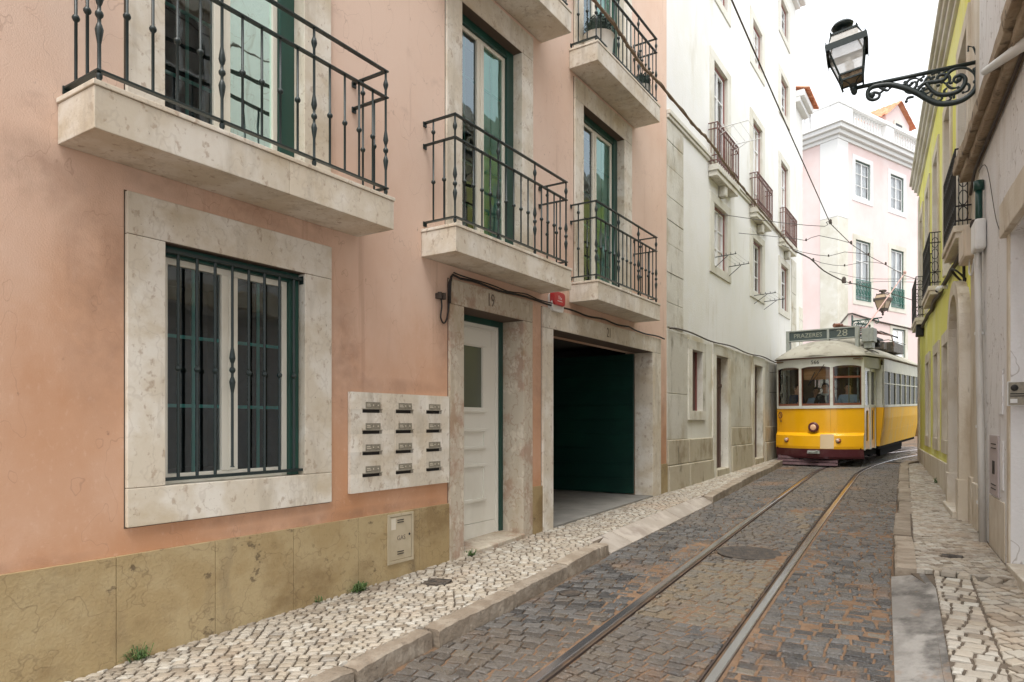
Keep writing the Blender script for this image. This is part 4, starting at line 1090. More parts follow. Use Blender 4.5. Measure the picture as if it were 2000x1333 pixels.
for (a, c, z1) in ((13.83, 14.67, 2.82), (16.94, 17.77, 2.84)):
    q = MB(); q.box(-.45, .03, a-.22, c+.22, z1, z1+.22); q.box(-.45, .029, a-.22, a, -.2, z1); q.box(-.45, .029, c, c+.22, -.2, z1); s_ = wk(q, 'old_door', 'old_stone', bevel=.006)
    q = MB(); q.box(-.17, -.13, a+.001, c-.001, .2, z1-.001)
    for k in range(1, 5): q.box(-.132, -.12, a+(c-a)*k/5-.012, a+(c-a)*k/5+.012, .5, z1-.5)
    q.box(-.132, -.11, a, c, 2.2, 2.27); wk(q, 'door_leaf', 'brownwood', s_)
    q = MB(); q.box(-.45, .05, a-.02, c+.02, -.2, g(a)+.14); wk(q, 'threshold', 'old_block', s_, bevel=.01)
# balconies with rusty rails
def white_balcony(y0, y1, label):
    q = MB(); q.box(-.003, .20, y0, y1, 6.40, 6.52); q.box(-.003, .17, y0+.03, y1-.03, 6.30, 6.40)
    s_ = wk(q, 'balcony', 'old_stone', bevel=.01); s_['label'] = label
    q = MB(); q.box(-.003, .14, (y0+y1)/2-.1, (y0+y1)/2+.1, 6.08, 6.30); wk(q, 'corbel', 'old_stone', s_, bevel=.03)
    q = MB(); xr = .175; a, c = y0+.03, y1-.03; r_ = .011
    for z in (6.60, 6.70, 7.22, 7.34):
        q.box(xr-r_, xr+r_, a-r_, c+r_, z-.008, z+.008)
        for yy in (a, c): q.box(-.003, xr-r_, yy-r_, yy+r_, z-.008, z+.008)
    n = 12
    for k in range(n+1):
        yy = a+(c-a)*k/n; q.tube([(xr, yy, 6.52), (xr, yy, 7.35)], .010 if k % 4 else .013, 6)
        if k < n:
            ym = yy+(c-a)/n/2
            q.tube([(xr, ym+.035*math.cos(t_), 6.65+.035*math.sin(t_)) for t_ in [i*math.pi/4 for i in range(9)]], .006, 4)
            q.tube([(xr, ym+.045*math.cos(t_), 7.28+.045*math.sin(t_)) for t_ in [i*math.pi/4 for i in range(9)]], .006, 4)
    for yy in (a, c):
        for xx in (.05, .11): q.tube([(xx, yy, 6.52), (xx, yy, 7.34)], .009, 6)
    wk(q, 'railing', 'rustiron', s_)
white_balcony(13.35, 14.95, 'nearest rusty balcony of the white building')
white_balcony(16.55, 18.15, 'middle rusty balcony of the white building')
white_balcony(19.7, 21.3, 'farthest rusty balcony of the white building')
# clothes racks
def rack(y, z, m, label, L_=.62):
    o = empty('drying_rack', (.02, y, z)); tag(o, label, 'drying rack', 'clothes drying racks on the white building')
    for dy in (0, 1.0):
        q = MB(); q.tube([(0, dy, 0), (L_, dy, .02)], .009, 6); q.tube([(0, dy, -.2), (L_*.6, dy, .0)], .007, 6)
        for k in range(4): q.tube([(L_*(.3+.22*k), dy, .01), (L_*(.3+.22*k), dy, .06)], .006, 5)
        q.build('arm', m, o)
    q = MB()
    for k in range(4): q.tube([(L_*(.3+.22*k), 0, .04), (L_*(.3+.22*k), 1.0, .04)], .002, 4)
    q.build('line', 'wire', o)
rack(13.75, 4.78, 'iron', 'dark drying rack under the nearest upper ground window of the white building', .42)
rack(16.9, 4.5, 'iron', 'dark drying rack under the middle window of the white building', .5)
rack(13.6, 7.30, 'bgwhite', 'white drying rack over the nearest rusty balcony', .7)

# second white house with tiled eave, beyond
wh2 = empty('white_house', (0, 23, .5)); tag(wh2, 'narrow lower white house with tiled eave just past the tall white building', 'building')
q = MB(); q.box(-1.5, -.06, 22.102, 23.5, -1, 11.2); q.v = [(v[0], v[1]-23, v[2]-.5) for v in q.v]; q.build('wall', 'white', wh2)
q = MB(); q.box(-1.5, .12, 22.105, 23.55, 11.2, 11.35); q.box(-1.5, .24, 22.105, 23.62, 11.35, 11.55); q.v = [(v[0], v[1]-23, v[2]-.5) for v in q.v]; q.build('cornice', 'bgwhite', wh2, bevel=.02)
q = tile_row(22.15, 23.7, .25, 11.57, .12); q.v = [(v[0], v[1]-23, v[2]-.5) for v in q.v]; q.build('roof_tile', 'tile', wh2)
q = MB(); z = .5
while z < 5.0: q.box(-.062, -.045, 22.9, 23.5, z+.01, z+.4); z += .42
q.v = [(v[0], v[1]-23, v[2]-.5) for v in q.v]; q.build('quoin', 'old_stone', wh2, bevel=.01)

# ================================================================= BACKGROUND PINK BUILDING
BA = math.atan2(.9239, .3827)                       # direction of its right facade
bgp = empty('corner_building', (.0, 30.75, .6), (0, 0, BA-math.pi/2))
tag(bgp, 'pale pink corner building with white balustrade and dormer behind the tram', 'building')
# local: y along the right facade, +x = towards the street; left facade runs along -x from y=0
BZ = -.6
def bk(mb, name, m, parent=None, **k):
    mb.v = [(v[0], v[1], v[2]+BZ) for v in mb.v]; return mb.build(name, m, parent or bgp, **k)
bw = [(1.32, 2.52, 10.98, 12.53), (4.23, 5.39, 10.98, 12.53), (1.36, 2.54, 6.63, 9.18), (4.27, 5.40, 6.6, 9.2), (1.4, 2.55, 3.6, 5.66), (4.41, 5.55, 3.6, 5.66), (7.2, 8.3, 10.98, 12.53), (7.2, 8.3, 6.63, 9.18)]
q = MB(); wall(q, 0, 12, -.5, 13.45, bw, 0, -.5); bk(q, 'wall', 'bgpink')
q = MB(); q.box(-9, -.501, -.0, .5, -.5, 13.45); bk(q, 'side_wall', 'bgpink')
q = MB(); q.box(-.75, .05, -.05, .72, 9.9, 13.1); bk(q, 'corner_pilaster', 'bgwhite', bevel=.02)
q = MB(); q.box(-.75, .045, -.045, .72, -.5, 9.9); bk(q, 'corner_stone', 'bgstone', bevel=.02)
q = MB()
for (z0, z1, e) in ((13.1, 13.25, .08), (13.25, 13.42, .2), (13.42, 13.60, .34), (13.6, 13.66, .42)):
    q.box(-9, e, -e, 12, z0, z1)
bk(q, 'cornice', 'bgwhite', bevel=.02)
q = MB(); q.box(-9, .15, -.15, 12, 13.66, 13.85); q.box(-9, -.25, -.15, .15, 14.5, 14.66); q.box(-.25, .17, -.17, 12, 14.5, 14.66)
for (a, c) in ((-.15, .9), (3.6, 4.3), (7.2, 8.0)): q.box(-.2, .14, a, c, 13.85, 14.5)
q.box(-1.1, -.2, -.14, .2, 13.85, 14.5)
bk(q, 'parapet', 'bgwhite', bevel=.015)
pr = [(.06, 0), (.06, .05), (.035, .08), (.075, .22), (.07, .3), (.035, .48), (.035, .55), (.06, .6), (.06, .65)]
yy = 1.05
while yy < 7.2:
    if not 3.5 < yy < 4.4:
        q = MB(); q.lathe(pr, (-.03, yy, 13.85), 8); bk(q, 'baluster', 'bgwhite', smooth=True)
    yy += .23
xx = -1.25
while xx > -4.2:
    q = MB(); q.lathe(pr, (xx, .03, 13.85), 8); bk(q, 'baluster', 'bgwhite', smooth=True); xx -= .23
for i, (a, c, z0, z1) in enumerate(bw):
    q = MB(); e = .22; q.box(-.1, .02, a-e, c+e, z1, z1+.2); q.box(-.1, .02, a-e, c+e, z0-.2, z0); q.box(-.1, .019, a-e, a, z0, z1); q.box(-.1, .019, c, c+e, z0, z1)
    s_ = bk(q, 'window', 'bgstone' if z0 < 10 else 'bgwhite')
    sash(a, c, z0, z1, s_, 0, -BZ, xg=-.06, rows=3, tone='green')
    if 6 < z0 < 7:
        q = MB(); x = .03; 
        for z in (z0+.02, z0+.2, z0+.85): q.box(x-.01, x+.01, a, c, z-.015, z+.015)
        for k in range(11): q.tube([(x, a+(c-a)*k/10, z0), (x, a+(c-a)*k/10, z0+.87)], .012, 5)
        for k in range(5):
            cy = a+(c-a)*(k+.5)/5
            for zc in (z0+.36, z0+.64): q.tube([(x, cy+.085*math.cos(t_), zc+.12*math.sin(t_)) for t_ in [i_*math.pi/5 for i_ in range(11)]], .010, 4)
        bk(q, 'window_guard', mat('green_guard', (.02, .12, .09), .5) if i == 2 else bpy.data.materials['green_guard'], s_)
q = MB(); q.box(-3.4, -.8, 5.4, 7.6, 13.6, 15.75)      # dormer
q.add([(-.8, 5.4, 15.75), (-.8, 7.6, 15.75), (-.8, 6.5, 16.5), (-3.4, 5.4, 15.75), (-3.4, 7.6, 15.75), (-3.4, 6.5, 16.5)], [(0, 1, 2), (3, 5, 4)])
dm = bk(q, 'dormer', 'bgpink')
q = MB(); q.box(-.8, -.74, 6.1, 6.9, 14.85, 15.65); bk(q, 'dormer_window_frame', 'bgstone', dm)
q = MB(); q.box(-.745, -.735, 6.2, 6.8, 14.95, 15.55); bk(q, 'dormer_pane', 'room', dm)
def tile_slope(q, p0, p1, up, n, m_=8):
    """ridged tile sheet from eave edge p0-p1 going by vector up"""
    p0, p1, up = Vector(p0), Vector(p1), Vector(up); nrm = (p1-p0).cross(up).normalized()
    if nrm.z < 0: nrm = -nrm
    N_ = n*6; vs = []
    for j in range(m_+1):
        for k in range(N_+1):
            vs.append(p0+(p1-p0)*k/N_+up*j/m_+nrm*(.05*abs(math.sin(math.pi*k/6))+(.02 if j % 2 else 0)))
    q.add(vs, [(j*(N_+1)+k, j*(N_+1)+k+1, (j+1)*(N_+1)+k+1, (j+1)*(N_+1)+k) for j in range(m_) for k in range(N_)])
q = MB()
tile_slope(q, (-.6, 5.1, 15.6), (-4, 5.1, 15.6), (0, 1.4, 1.0), 14); tile_slope(q, (-.6, 7.9, 15.6), (-4, 7.9, 15.6), (0, -1.4, 1.0), 14)
bk(q, 'dormer_roof', 'tile', dm)
q = MB(); tile_slope(q, (-1.2, 7.6, 14.4), (-1.2, 12, 14.4), (-3.5, 0, 2.4), 18); tile_slope(q, (-1.8, 2.0, 13.9), (-1.8, 5.4, 13.9), (-3.5, 0, 1.6), 14)
bk(q, 'roof', 'tile')
q = MB(); q.tube([(.06, -.02, 5.4), (.06, .7, 5.95), (.06, 1.0, 6.0), (.04, 3, 5.85), (.04, 6, 5.75), (.04, 12, 5.7)], .035, 6); bk(q, 'facade_cable', 'cable')

# ================================================================= RIGHT SIDE
ra = math.atan2(.0933, 1)
def right_root(name, y, z, label, cat):
    o = empty(name, (rw(y), y, z), (0, 0, math.pi+ra)); tag(o, label, cat); o['_y'] = y; o['_z'] = z
    return o
CS = math.cos(ra)
def rk(root, mb, name, m, parent=None, **k):
    """facade coords: x = out of the wall, y = distance up the street, z = height"""
    y0, z0 = root['_y'], root['_z']
    mb.v = [(v[0], -(v[1]-y0)/CS, v[2]-z0) for v in mb.v]; return mb.build(name, m, parent or root, **k)
yb = right_root('yellow_building', 15, .4, 'lime yellow building with stone trimmed openings and iron balconies on the right', 'building')
D1 = [(10.25, 11.2), (12.35, 13.25), (14.55, 15.45), (16.7, 17.6), (18.7, 19.6)]
G1 = [(12.55, 13.45), (14.45, 15.25), (16.6, 17.4)]
hol = [(a, c, 3.86, 6.4) for a, c in D1]+[(a, c, 1.17, 2.72) for a, c in G1]
q = MB(); wall(q, 10.35, 20.25, .78, 7.25, hol+[], 0, -.4); 
q.quad((0, 20.25, .78), (-9, 20.25, .78), (-9, 20.25, 7.25), (0, 20.25, 7.25)); rk(yb, q, 'wall', 'yellow')
q = MB(); js = [9.9, 11.9, 13.0, 14.1, 15.3, 16.5, 17.8, 19.1, 20.26]
for a, c in zip(js[1:], js[2:]): q.box(-.3, .03, a+.004, c-.004, -.5, .80)
q.box(-.2, .03, 11.62, 11.896, -.5, .8)
rk(yb, q, 'plinth', 'rstone', bevel=.006)
q = MB(); q.box(-.3, .035, 19.85, 20.27, -.5, 3.6); rk(yb, q, 'corner_pier', 'rstone', bevel=.01)
q = MB(); q.box(-.3, .03, 19.87, 20.27, 3.72, 7.1); rk(yb, q, 'corner_strip', 'bgstone', bevel=.01)
q = MB()
for (z0, z1, e) in ((7.24, 7.34, .05), (7.34, 7.44, .11), (7.44, 7.54, .16), (7.54, 7.62, .21)): q.box(-.5, e, 9.4, 20.25+e, z0, z1)
rk(yb, q, 'cornice', 'bgstone', bevel=.02)
q = MB(); q.box(-8, -.1, 9.4, 20.2, 7.62, 8.1); rk(yb, q, 'parapet', 'bgstone')
for (a, c) in D1+G1:
    up = (a, c) in D1; z0, z1 = (3.86, 6.4) if up else (1.17, 2.72)
    q = MB(); e = .2; q.box(-.2, .03, a-e, c+e, z1, z1+.2); q.box(-.2, .029, a-e, a, z0, z1); q.box(-.2, .029, c, c+e, z0, z1)
    if not up: q.box(-.2, .035, a-e, c+e, z0-.22, z0)
    s_ = rk(yb, q, 'balcony_door' if up else 'window', 'rstone', bevel=.006)
    q = MB(); xg = -.085; f = .06
    q.box(xg-.03, xg+.02, a+.001, a+f, z0, z1-.001); q.box(xg-.03, xg+.02, c-f, c-.001, z0, z1-.001); q.box(xg-.03, xg+.02, a+f, c-f, z1-f, z1-.001); q.box(xg-.03, xg+.02, (a+c)/2-.05, (a+c)/2+.05, z0, z1-f)
    for k in range(1, 4): q.box(xg-.02, xg+.015, a+f, c-f, z0+(z1-z0)*k/4-.015, z0+(z1-z0)*k/4+.015)
    rk(yb, q, 'frame', 'bgwhite', s_)
    q = MB(); q.quad((xg, a, z0), (xg, c, z0), (xg, c, z1), (xg, a, z1)); rk(yb, q, 'pane', 'glass', s_)
    q = MB(); q.box(-.5, -.39, a-.1, c+.1, z0-.05, z1+.1); rk(yb, q, 'curtain', 'curtain', s_)
# arched stone doorway
q = MB()
def arch_ring(mb, ya, yc, z_sp, wid, x0, x1, n=14, thick=.2):
    cy, r0 = (ya+yc)/2, (yc-ya)/2
    for k in range(n):
        a0, a1 = math.pi*k/n, math.pi*(k+1)/n
        def P(r_, a): return (cy-r_*math.cos(a), z_sp+r_*math.sin(a)*.9)
        p = [P(r0, a0), P(r0, a1), P(r0+thick, a1), P(r0+thick, a0)]
        mb.hexa([(x0, *p[0]), (x0, *p[1]), (x0, *p[2]), (x0, *p[3])], [(x1, *p[0]), (x1, *p[1]), (x1, *p[2]), (x1, *p[3])])
arch_ring(q, 10.28, 11.38, 2.65, 0, -.01, .12)
q.box(-.01, .119, 10.08, 10.28, -.5, 2.65); q.box(-.01, .119, 11.38, 11.58, -.5, 2.65)
q.box(-.01, .135, 10.06, 10.30, -.5, .75); q.box(-.01, .135, 11.36, 11.6, -.5, .75)
ad = rk(yb, q, 'arched_doorway', 'rstone', bevel=.004)
q = MB(); q.box(-.02, .012, 10.2, 11.45, -.3, 2.9); 
for k in range(1, 4): q.box(.012, .02, 10.28+1.1*k/4-.01, 10.28+1.1*k/4+.01, .3, 3.05)
rk(yb, q, 'door_leaf', 'archdoor', ad)
q = MB(); q.box(-.1, .18, 10.2, 11.5, -.3, g(10.9)+.06); rk(yb, q, 'door_step', 'lioz', ad, bevel=.01)
# balconies
def yellow_balcony(y0, y1, label):
    q = MB(); q.box(-.003, .19, y0, y1, 3.78, 3.86); q.box(-.003, .165, y0+.02, y1-.02, 3.71, 3.78); s_ = rk(yb, q, 'balcony', 'rstone', bevel=.008); s_['label'] = label
    q = MB(); x = .165; a, c = y0+.03, y1-.03
    for z in (3.92, 4.10, 4.62, 4.80):
        q.box(x-.009, x+.009, a, c, z-.008, z+.008)
        for yy in (a, c): q.box(0, x, yy-.008, yy+.008, z-.008, z+.008)
    n = 10
    for k in range(n+1):
        yy = a+(c-a)*k/n; q.tube([(x, yy, 3.86), (x, yy, 4.8)], .008, 5)
        if k < n:
            ym = yy+(c-a)/n/2; w2 = (c-a)/n*.42
            for zc, h in ((4.24, .12), (4.49, .12), (4.01, .07), (4.71, .07)):
                q.tube([(x, ym+w2*math.cos(t_), zc+h*math.sin(t_)) for t_ in [i*math.pi/5 for i in range(11)]], .006, 4)
    for yy in (a, c):
        for xx in (.04, .09, .13): q.tube([(xx, yy, 3.86), (xx, yy, 4.8)], .006, 5)
        for zc in (4.0, 4.2, 4.42, 4.62):
            q.tube([(.085+.05*math.cos(t_), yy, zc+.09*math.sin(t_)) for t_ in [i*math.pi/5 for i in range(11)]], .006, 4)
    rk(yb, q, 'railing', 'black', s_)
yellow_balcony(9.95, 11.5, 'nearest scrollwork balcony of the yellow building')
yellow_balcony(14.1, 15.9, 'middle scrollwork balcony of the yellow building')
yellow_balcony(18.2, 20.0, 'farthest scrollwork balcony of the yellow building')
q = MB()
q.tube(smooth_path([(.05, 9.3, 3.72)]+[(.045+.01*math.sin(k*2), 9.6+.5*k, 3.66+.02*math.sin(k*1.4)) for k in range(22)], 2), .035, 6)
rk(yb, q, 'cable_bundle', 'cable')
for (y, z, nm) in ((8.95, 0, 0),):
    pass
# pole box under last balcony
q = MB(); q.box(.01, .16, 18.3, 18.6, 3.45, 3.70); rk(yb, q, 'junction_box', 'black', bevel=.01)
cmr = right_root('security_camera', 12.9, 3.62, 'small white dome security camera under the cable bundle on the yellow wall', 'camera')
q = MB(); q.lathe([(.03, 0), (.035, .05), (.02, .10)], (0, 0, 0), 12, 'x'); q.build('bracket', 'whitep', cmr)
q = MB(); q.ball((.12, 0, -.03), .05, .05, .05); q.build('dome', 'whitep', cmr, smooth=True); q = MB(); q.ball((.14, .0, -.05), .03, .03, .035); q.build('lens', 'black', cmr)
sg = right_root('wall_plaque', 12.0, 2.1, 'dark framed plaque on the yellow wall beside the arched doorway', 'plaque')
q = MB(); q.box(.001, .03, -.13, .13, -.28, .28); q.build('frame', 'black', sg, bevel=.004); q = MB(); q.box(.03, .034, -.10, .10, -.2, .2); q.build('panel', 'metalplate', sg)
cl = right_root('cable_coil', 10.6, 3.35, 'coil of black cable hanging above the arched doorway', 'cable')
q = MB()
for r_ in (.15, .13): q.tube([(.06+r_*.6*math.sin(t_), r_*math.cos(t_)*1.0, .0+.1*math.sin(t_)) for t_ in [i*math.pi/9 for i in range(19)]], .012, 6)
q.tube([(.01, 0, -.1), (.02, 0, .3)], .02, 6); q.build('coil', 'black', cl)

# stone pier strip + grey house, nearer
gb = right_root('grey_house', 8, .2, 'dirty white rendered house with brown stone ledge at the right edge', 'building')
q = MB(); q.box(-.4, .0, 9.34, 10.08, -.5, 7.1); rk(gb, q, 'stone_pier', 'rstone', bevel=.01)
q = MB(); q.box(-.3, .03, 9.80, 10.06, -.5, .8); q.box(-.3, .022, 9.36, 9.78, -.5, .75); rk(gb, q, 'pier_base', 'rstone', bevel=.008)
q = MB(); wall(q, 7.39, 9.338, -.5, 10.5, [], -.004, -.4); rk(gb, q, 'wall', 'grey')
q = MB(); wall(q, -3, 7.388, 3.1, 10.5, [(.2, 1.1, 5.4, 7.4), (2.6, 3.5, 5.4, 7.4), (5.0, 5.9, 5.4, 7.4), (.2, 1.1, 8.4, 9.8), (2.6, 3.5, 8.4, 9.8), (5.0, 5.9, 8.4, 9.8)], -.004, -.4); rk(gb, q, 'upper_wall', 'grey')
for (a, c) in ((.2, 1.1), (2.6, 3.5), (5.0, 5.9)):
    for (z0, z1) in ((5.4, 7.4), (8.4, 9.8)):
        q = MB(); q.box(-.2, .02, a-.15, a, z0, z1); q.box(-.2, .02, c, c+.15, z0, z1); q.box(-.2, .021, a-.15, c+.15, z1, z1+.15); q.box(-.2, .03, a-.15, c+.15, z0-.12, z0); s_ = rk(gb, q, 'window', 'rstone')
        q = MB(); q.box(-.14, -.08, a, a+.06, z0, z1); q.box(-.14, -.08, c-.06, c, z0, z1); q.box(-.14, -.081, (a+c)/2-.04, (a+c)/2+.04, z0, z1); q.box(-.14, -.082, a, c, z1-.06, z1); q.box(-.14, -.082, a, c, (z0+z1)/2-.02, (z0+z1)/2+.02); rk(gb, q, 'frame', 'bgwhite', s_)
        q = MB(); q.quad((-.11, a, z0), (-.11, c, z0), (-.11, c, z1), (-.11, a, z1)); rk(gb, q, 'pane', 'fglass', s_)
        q = MB(); q.box(-.40, -.39, a-.05, c+.05, z0-.05, z1+.05); rk(gb, q, 'curtain', 'curtain', s_)
q = MB(); q.box(-.6, -.3, 5.0, 7.388, -.5, 3.1); q.box(-.6, -.12, 7.30, 7.389, -.5, 3.1);  rk(gb, q, 'recess_wall', 'rough_grey')
q = MB(); q.box(-.3, .012, 7.20, 7.62, 3.18, 3.5); q.box(-.3, .05, 4.0, 7.60, 3.12, 3.42); rk(gb, q, 'lintel', 'rstone', bevel=.008)
q = MB(); q.box(-.12, .01, 7.40, 7.50, -.3, 3.12); rk(gb, q, 'jamb', 'rstone', bevel=.004)
q = MB(); q.box(-.6, .03, 4.5, 7.385, -.3, g(7)+.045); rk(gb, q, 'doorstep', 'lioz', bevel=.008)
q = MB(); q.box(-.003, .006, 7.65, 8.55, -.3, .72); rk(gb, q, 'base_patch', 'rstone')
q = MB(); q.box(-.003, .015, 8.88, 9.25, -.3, .72); rk(gb, q, 'cement_patch', 'castiron')
q = MB()     # brown ledge (old cornice) over the wall, in three mouldings
yj = 4.2
while yj < 9.85:
    ye = min(yj+random.uniform(.8, 1.5), 9.92); jx, jz = random.uniform(-.012, .012), random.uniform(-.012, .012)
    for (e0, z0, z1) in ((.12, 4.36, 4.46), (.185, 4.46, 4.60)): q.box(-.1, e0+jx, yj+.008, ye-.008, z0+jz, z1+jz)
    yj = ye
lg = rk(gb, q, 'stone_ledge', 'eave', bevel=.015, seg=3)
sub = lg.modifiers.new('sub', 'SUBSURF'); sub.subdivision_type = 'SIMPLE'; sub.levels = 3; sub.render_levels = 3
tx = bpy.data.textures.new('rough', 'CLOUDS'); tx.noise_scale = .16
dp = lg.modifiers.new('disp', 'DISPLACE'); dp.texture = tx; dp.strength = .03; dp.mid_level = .5; dp.texture_coords = 'GLOBAL'
q = MB(); q.tube(smooth_path([(.02, 9.9, 4.2), (.04, 9.3, 4.3), (.03, 8.6, 4.34), (.03, 7.6, 4.33), (.03, 6.2, 4.35)], 3), .016, 6); q.tube(smooth_path([(.02, 9.2, 4.25), (.02, 8.6, 4.1), (.02, 8.0, 3.4), (.02, 7.6, 3.15)], 5), .004, 5); rk(gb, q, 'cable_bundle', 'cable')
dpipe = right_root('drainpipe', 8.75, .2, 'white plastic drainpipe down the grey wall beside the stone pier', 'drainpipe')
q = MB(); q.tube([(.055, 8.95, 3.3), (.055, 8.9, 2.6), (.05, 8.75, 1.2), (.05, 8.62, .19)], .035, 12); rk(dpipe, q, 'pipe', 'oldpipe', smooth=True)
for z in (2.4, 1.4, .6):
    q = MB(); q.lathe([(.045, 0), (.045, .03)], (.05, 8.68+z*.09, z), 12); rk(dpipe, q, 'clip', 'whitep')
gp = right_root('green_pipe', 8.9, 3.6, 'short dark green pipe above the beige box', 'pipe')
q = MB(); q.tube([(.05, 8.92, 3.5), (.05, 8.92, 4.0)], .035, 10); q.tube([(.05, 8.92, 3.96), (.05, 8.92, 4.06)], .05, 10); rk(gp, q, 'pipe', 'green', smooth=True)
bx = right_root('meter_box', 9.7, 3.5, 'beige plastic meter box on the stone pier', 'meter box')
q = MB(); q.box(.001, .13, 9.40, 9.98, 3.36, 3.72); rk(bx, q, 'box', 'beigep', bevel=.015)
q = MB(); q.box(.13, .136, 9.44, 9.94, 3.39, 3.69); rk(bx, q, 'lid', 'beigep', bevel=.005)
q = MB(); q.tube(smooth_path([(.06, 9.6, 3.36), (.07, 9.55, 3.2), (.06, 9.4, 3.15), (.05, 9.3, 3.3)], 4), .010, 6); rk(bx, q, 'conduit', 'whitep')
bx = right_root('cable_box', 8.9, 3.45, 'cream plastic cable cover box below the green pipe', 'cable box')
q = MB(); q.box(.001, .11, 8.74, 9.05, 3.29, 3.62); rk(bx, q, 'box', 'whitep', bevel=.03)
q = MB(); q.tube([(.06, 8.9, 3.29), (.06, 8.95, 2.8), (.05, 8.96, 2.4)], .015, 6); rk(bx, q, 'conduit', 'whitep')
sp = right_root('utility_panel', 8.2, 1.0, 'large flat mauve utility cabinet door low on the grey wall', 'utility panel')
q = MB(); q.box(-.003, .012, 7.97, 8.48, .74, 1.33); rk(sp, q, 'door', mat('mauve_panel', (.46, .40, .40), .6), bevel=.003)
q = MB()
for z in (.80, .84, 1.2, 1.24): q.box(.012, .016, 8.08, 8.36, z, z+.01)
q.box(.012, .016, 8.15, 8.28, .95, 1.08); rk(sp, q, 'vent', 'black')
sp = right_root('slim_panel', 7.8, 1.75, 'slim grey cover plate on the grey wall above the cabinet', 'cover plate')
q = MB(); q.box(-.003, .01, 7.73, 7.90, 1.53, 1.95); rk(sp, q, 'plate', 'grey', bevel=.003)
q = MB(); q.box(-.003, .008, 7.72, 7.88, .83, 1.28); rk(sp, q, 'lower_plate', 'grey', bevel=.003)
ic = empty('intercom', (4.512, 7.29, 1.70), (0, 0, ra)); tag(ic, 'small silver intercom with a camera eye and call buttons in the right doorway', 'intercom')
q = MB(); q.box(-.05, .12, -.02, -.002, -.10, .11); q.build('housing', 'whitep', ic, bevel=.004)
q = MB(); q.box(-.043, .112, -.024, -.019, -.093, .103); q.build('face', 'metalplate', ic)
q = MB(); q.ball((-.0, -.024, .055), .028, .014, .028); q.box(-.03, .1, -.027, -.022, .0, .008); q.box(-.03, .1, -.027, -.022, -.02, -.012); q.build('camera_eye', 'black', ic)
q = MB(); q.box(-.03, .02, -.028, -.022, -.075, -.04); q.build('button', 'whitep', ic)
aw = right_root('white_tube', 7.0, 4.6, 'white plastic tube sticking out under the brown ledge at the top right', 'pipe')
q = MB(); q.tube([(.0, 6.3, 4.30), (.22, 7.1, 4.45)], [.05, .03], 12); rk(aw, q, 'tube', 'whitep', smooth=True)

# ================================================================= STREET LAMPS
def lantern(root, loc, tilt, s=1., m='iron', gm_='lglass'):
    """four sided lantern, foot at loc"""
    def T(mb):
        Rm = Matrix.Rotation(tilt, 4, 'Y')
        mb.v = [tuple(Vector(loc)+Rm @ Vector((v[0]*s, v[1]*s, v[2]*s*.86))) for v in mb.v]; return mb
    def ring(mb, w_, z, t): 
        h = w_/2
        mb.box(-h, h, -h-t, -h+t, z-t, z+t); mb.box(-h, h, h-t, h+t, z-t, z+t); mb.box(-h-t, -h+t, -h-t, h+t, z-t*1.01, z+t*1.01); mb.box(h-t, h+t, -h-t, h+t, z-t*1.01, z+t*1.01)
    fr = MB(); ring(fr, .24, .06, .012); ring(fr, .27, .14, .012); ring(fr, .44, .58, .018); ring(fr, .30, .76, .013)
    for sx in (-1, 1):
        for sy in (-1, 1):
            fr.tube([(sx*.12, sy*.12, .0), (sx*.135, sy*.135, .14), (sx*.22, sy*.22, .58)], .013, 6)
            fr.tube([(sx*.20, sy*.20, .58), (sx*.15, sy*.15, .76), (sx*.15, sy*.15, .80)], .010, 6)
            fr.tube([(sx*.225, sy*.225, .58), (sx*.225, sy*.225, .64)], [.010, .004], 6)
            fr.tube([(sx*.12, sy*.12, .06), (sx*.05, sy*.05, .03), (sx*.02, sy*.02, -.03)], .007, 6)
    for sx in (-1, 1):
        fr.box(sx*.238-.004, sx*.238+.004, -.235, .235, .46, .585); fr.box(-.235, .235, sx*.238-.004, sx*.238+.004, .50, .585)
    f = T(fr).build('lantern_frame', m, root)
    for k, (w0, z0, w1_, z1) in enumerate(((.26, .15, .43, .57), (.42, .59, .29, .755))):
        gq = MB()
        for (sx, sy) in ((1, 0), (-1, 0), (0, 1), (0, -1)):
            a, c = w0/2, w1_/2
            if sx: gq.quad((sx*a, -a, z0), (sx*a, a, z0), (sx*c, c, z1), (sx*c, -c, z1))
            else: gq.quad((-a, sy*a, z0), (a, sy*a, z0), (c, sy*c, z1), (-c, sy*c, z1))
        T(gq).build('lantern_pane', gm_, f)
    bt = MB(); bt.hexa([(-.12, -.12, .06), (.12, -.12, .06), (.12, .12, .06), (-.12, .12, .06)], [(-.13, -.13, .13), (.13, -.13, .13), (.13, .13, .13), (-.13, .13, .13)])
    T(bt).build('lantern_base', 'eave' if m == 'iron' else m, root, bevel=.004)
    tp = MB(); tp.hexa([(-.15, -.15, .775), (.15, -.15, .775), (.15, .15, .775), (-.15, .15, .775)], [(-.06, -.06, .82), (.06, -.06, .82), (.06, .06, .82), (-.06, .06, .82)])
    tp.lathe([(.06, .82), (.06, .87), (.12, .89), (.135, .92), (.11, .955), (.04, .965)], n=18); T(tp).build('lantern_cap', m, root)
    ft = MB(); ft.lathe([(.012, -.16), (.03, -.14), (.04, -.10), (.028, -.06), (.045, -.03), (.045, 0), (.02, .02)], n=12); T(ft).build('finial', m, root)
    lp = MB(); lp.lathe([(.03, .15), (.05, .22), (.05, .34), (.02, .42)], n=10); T(lp).build('bulb', 'lglass', root)
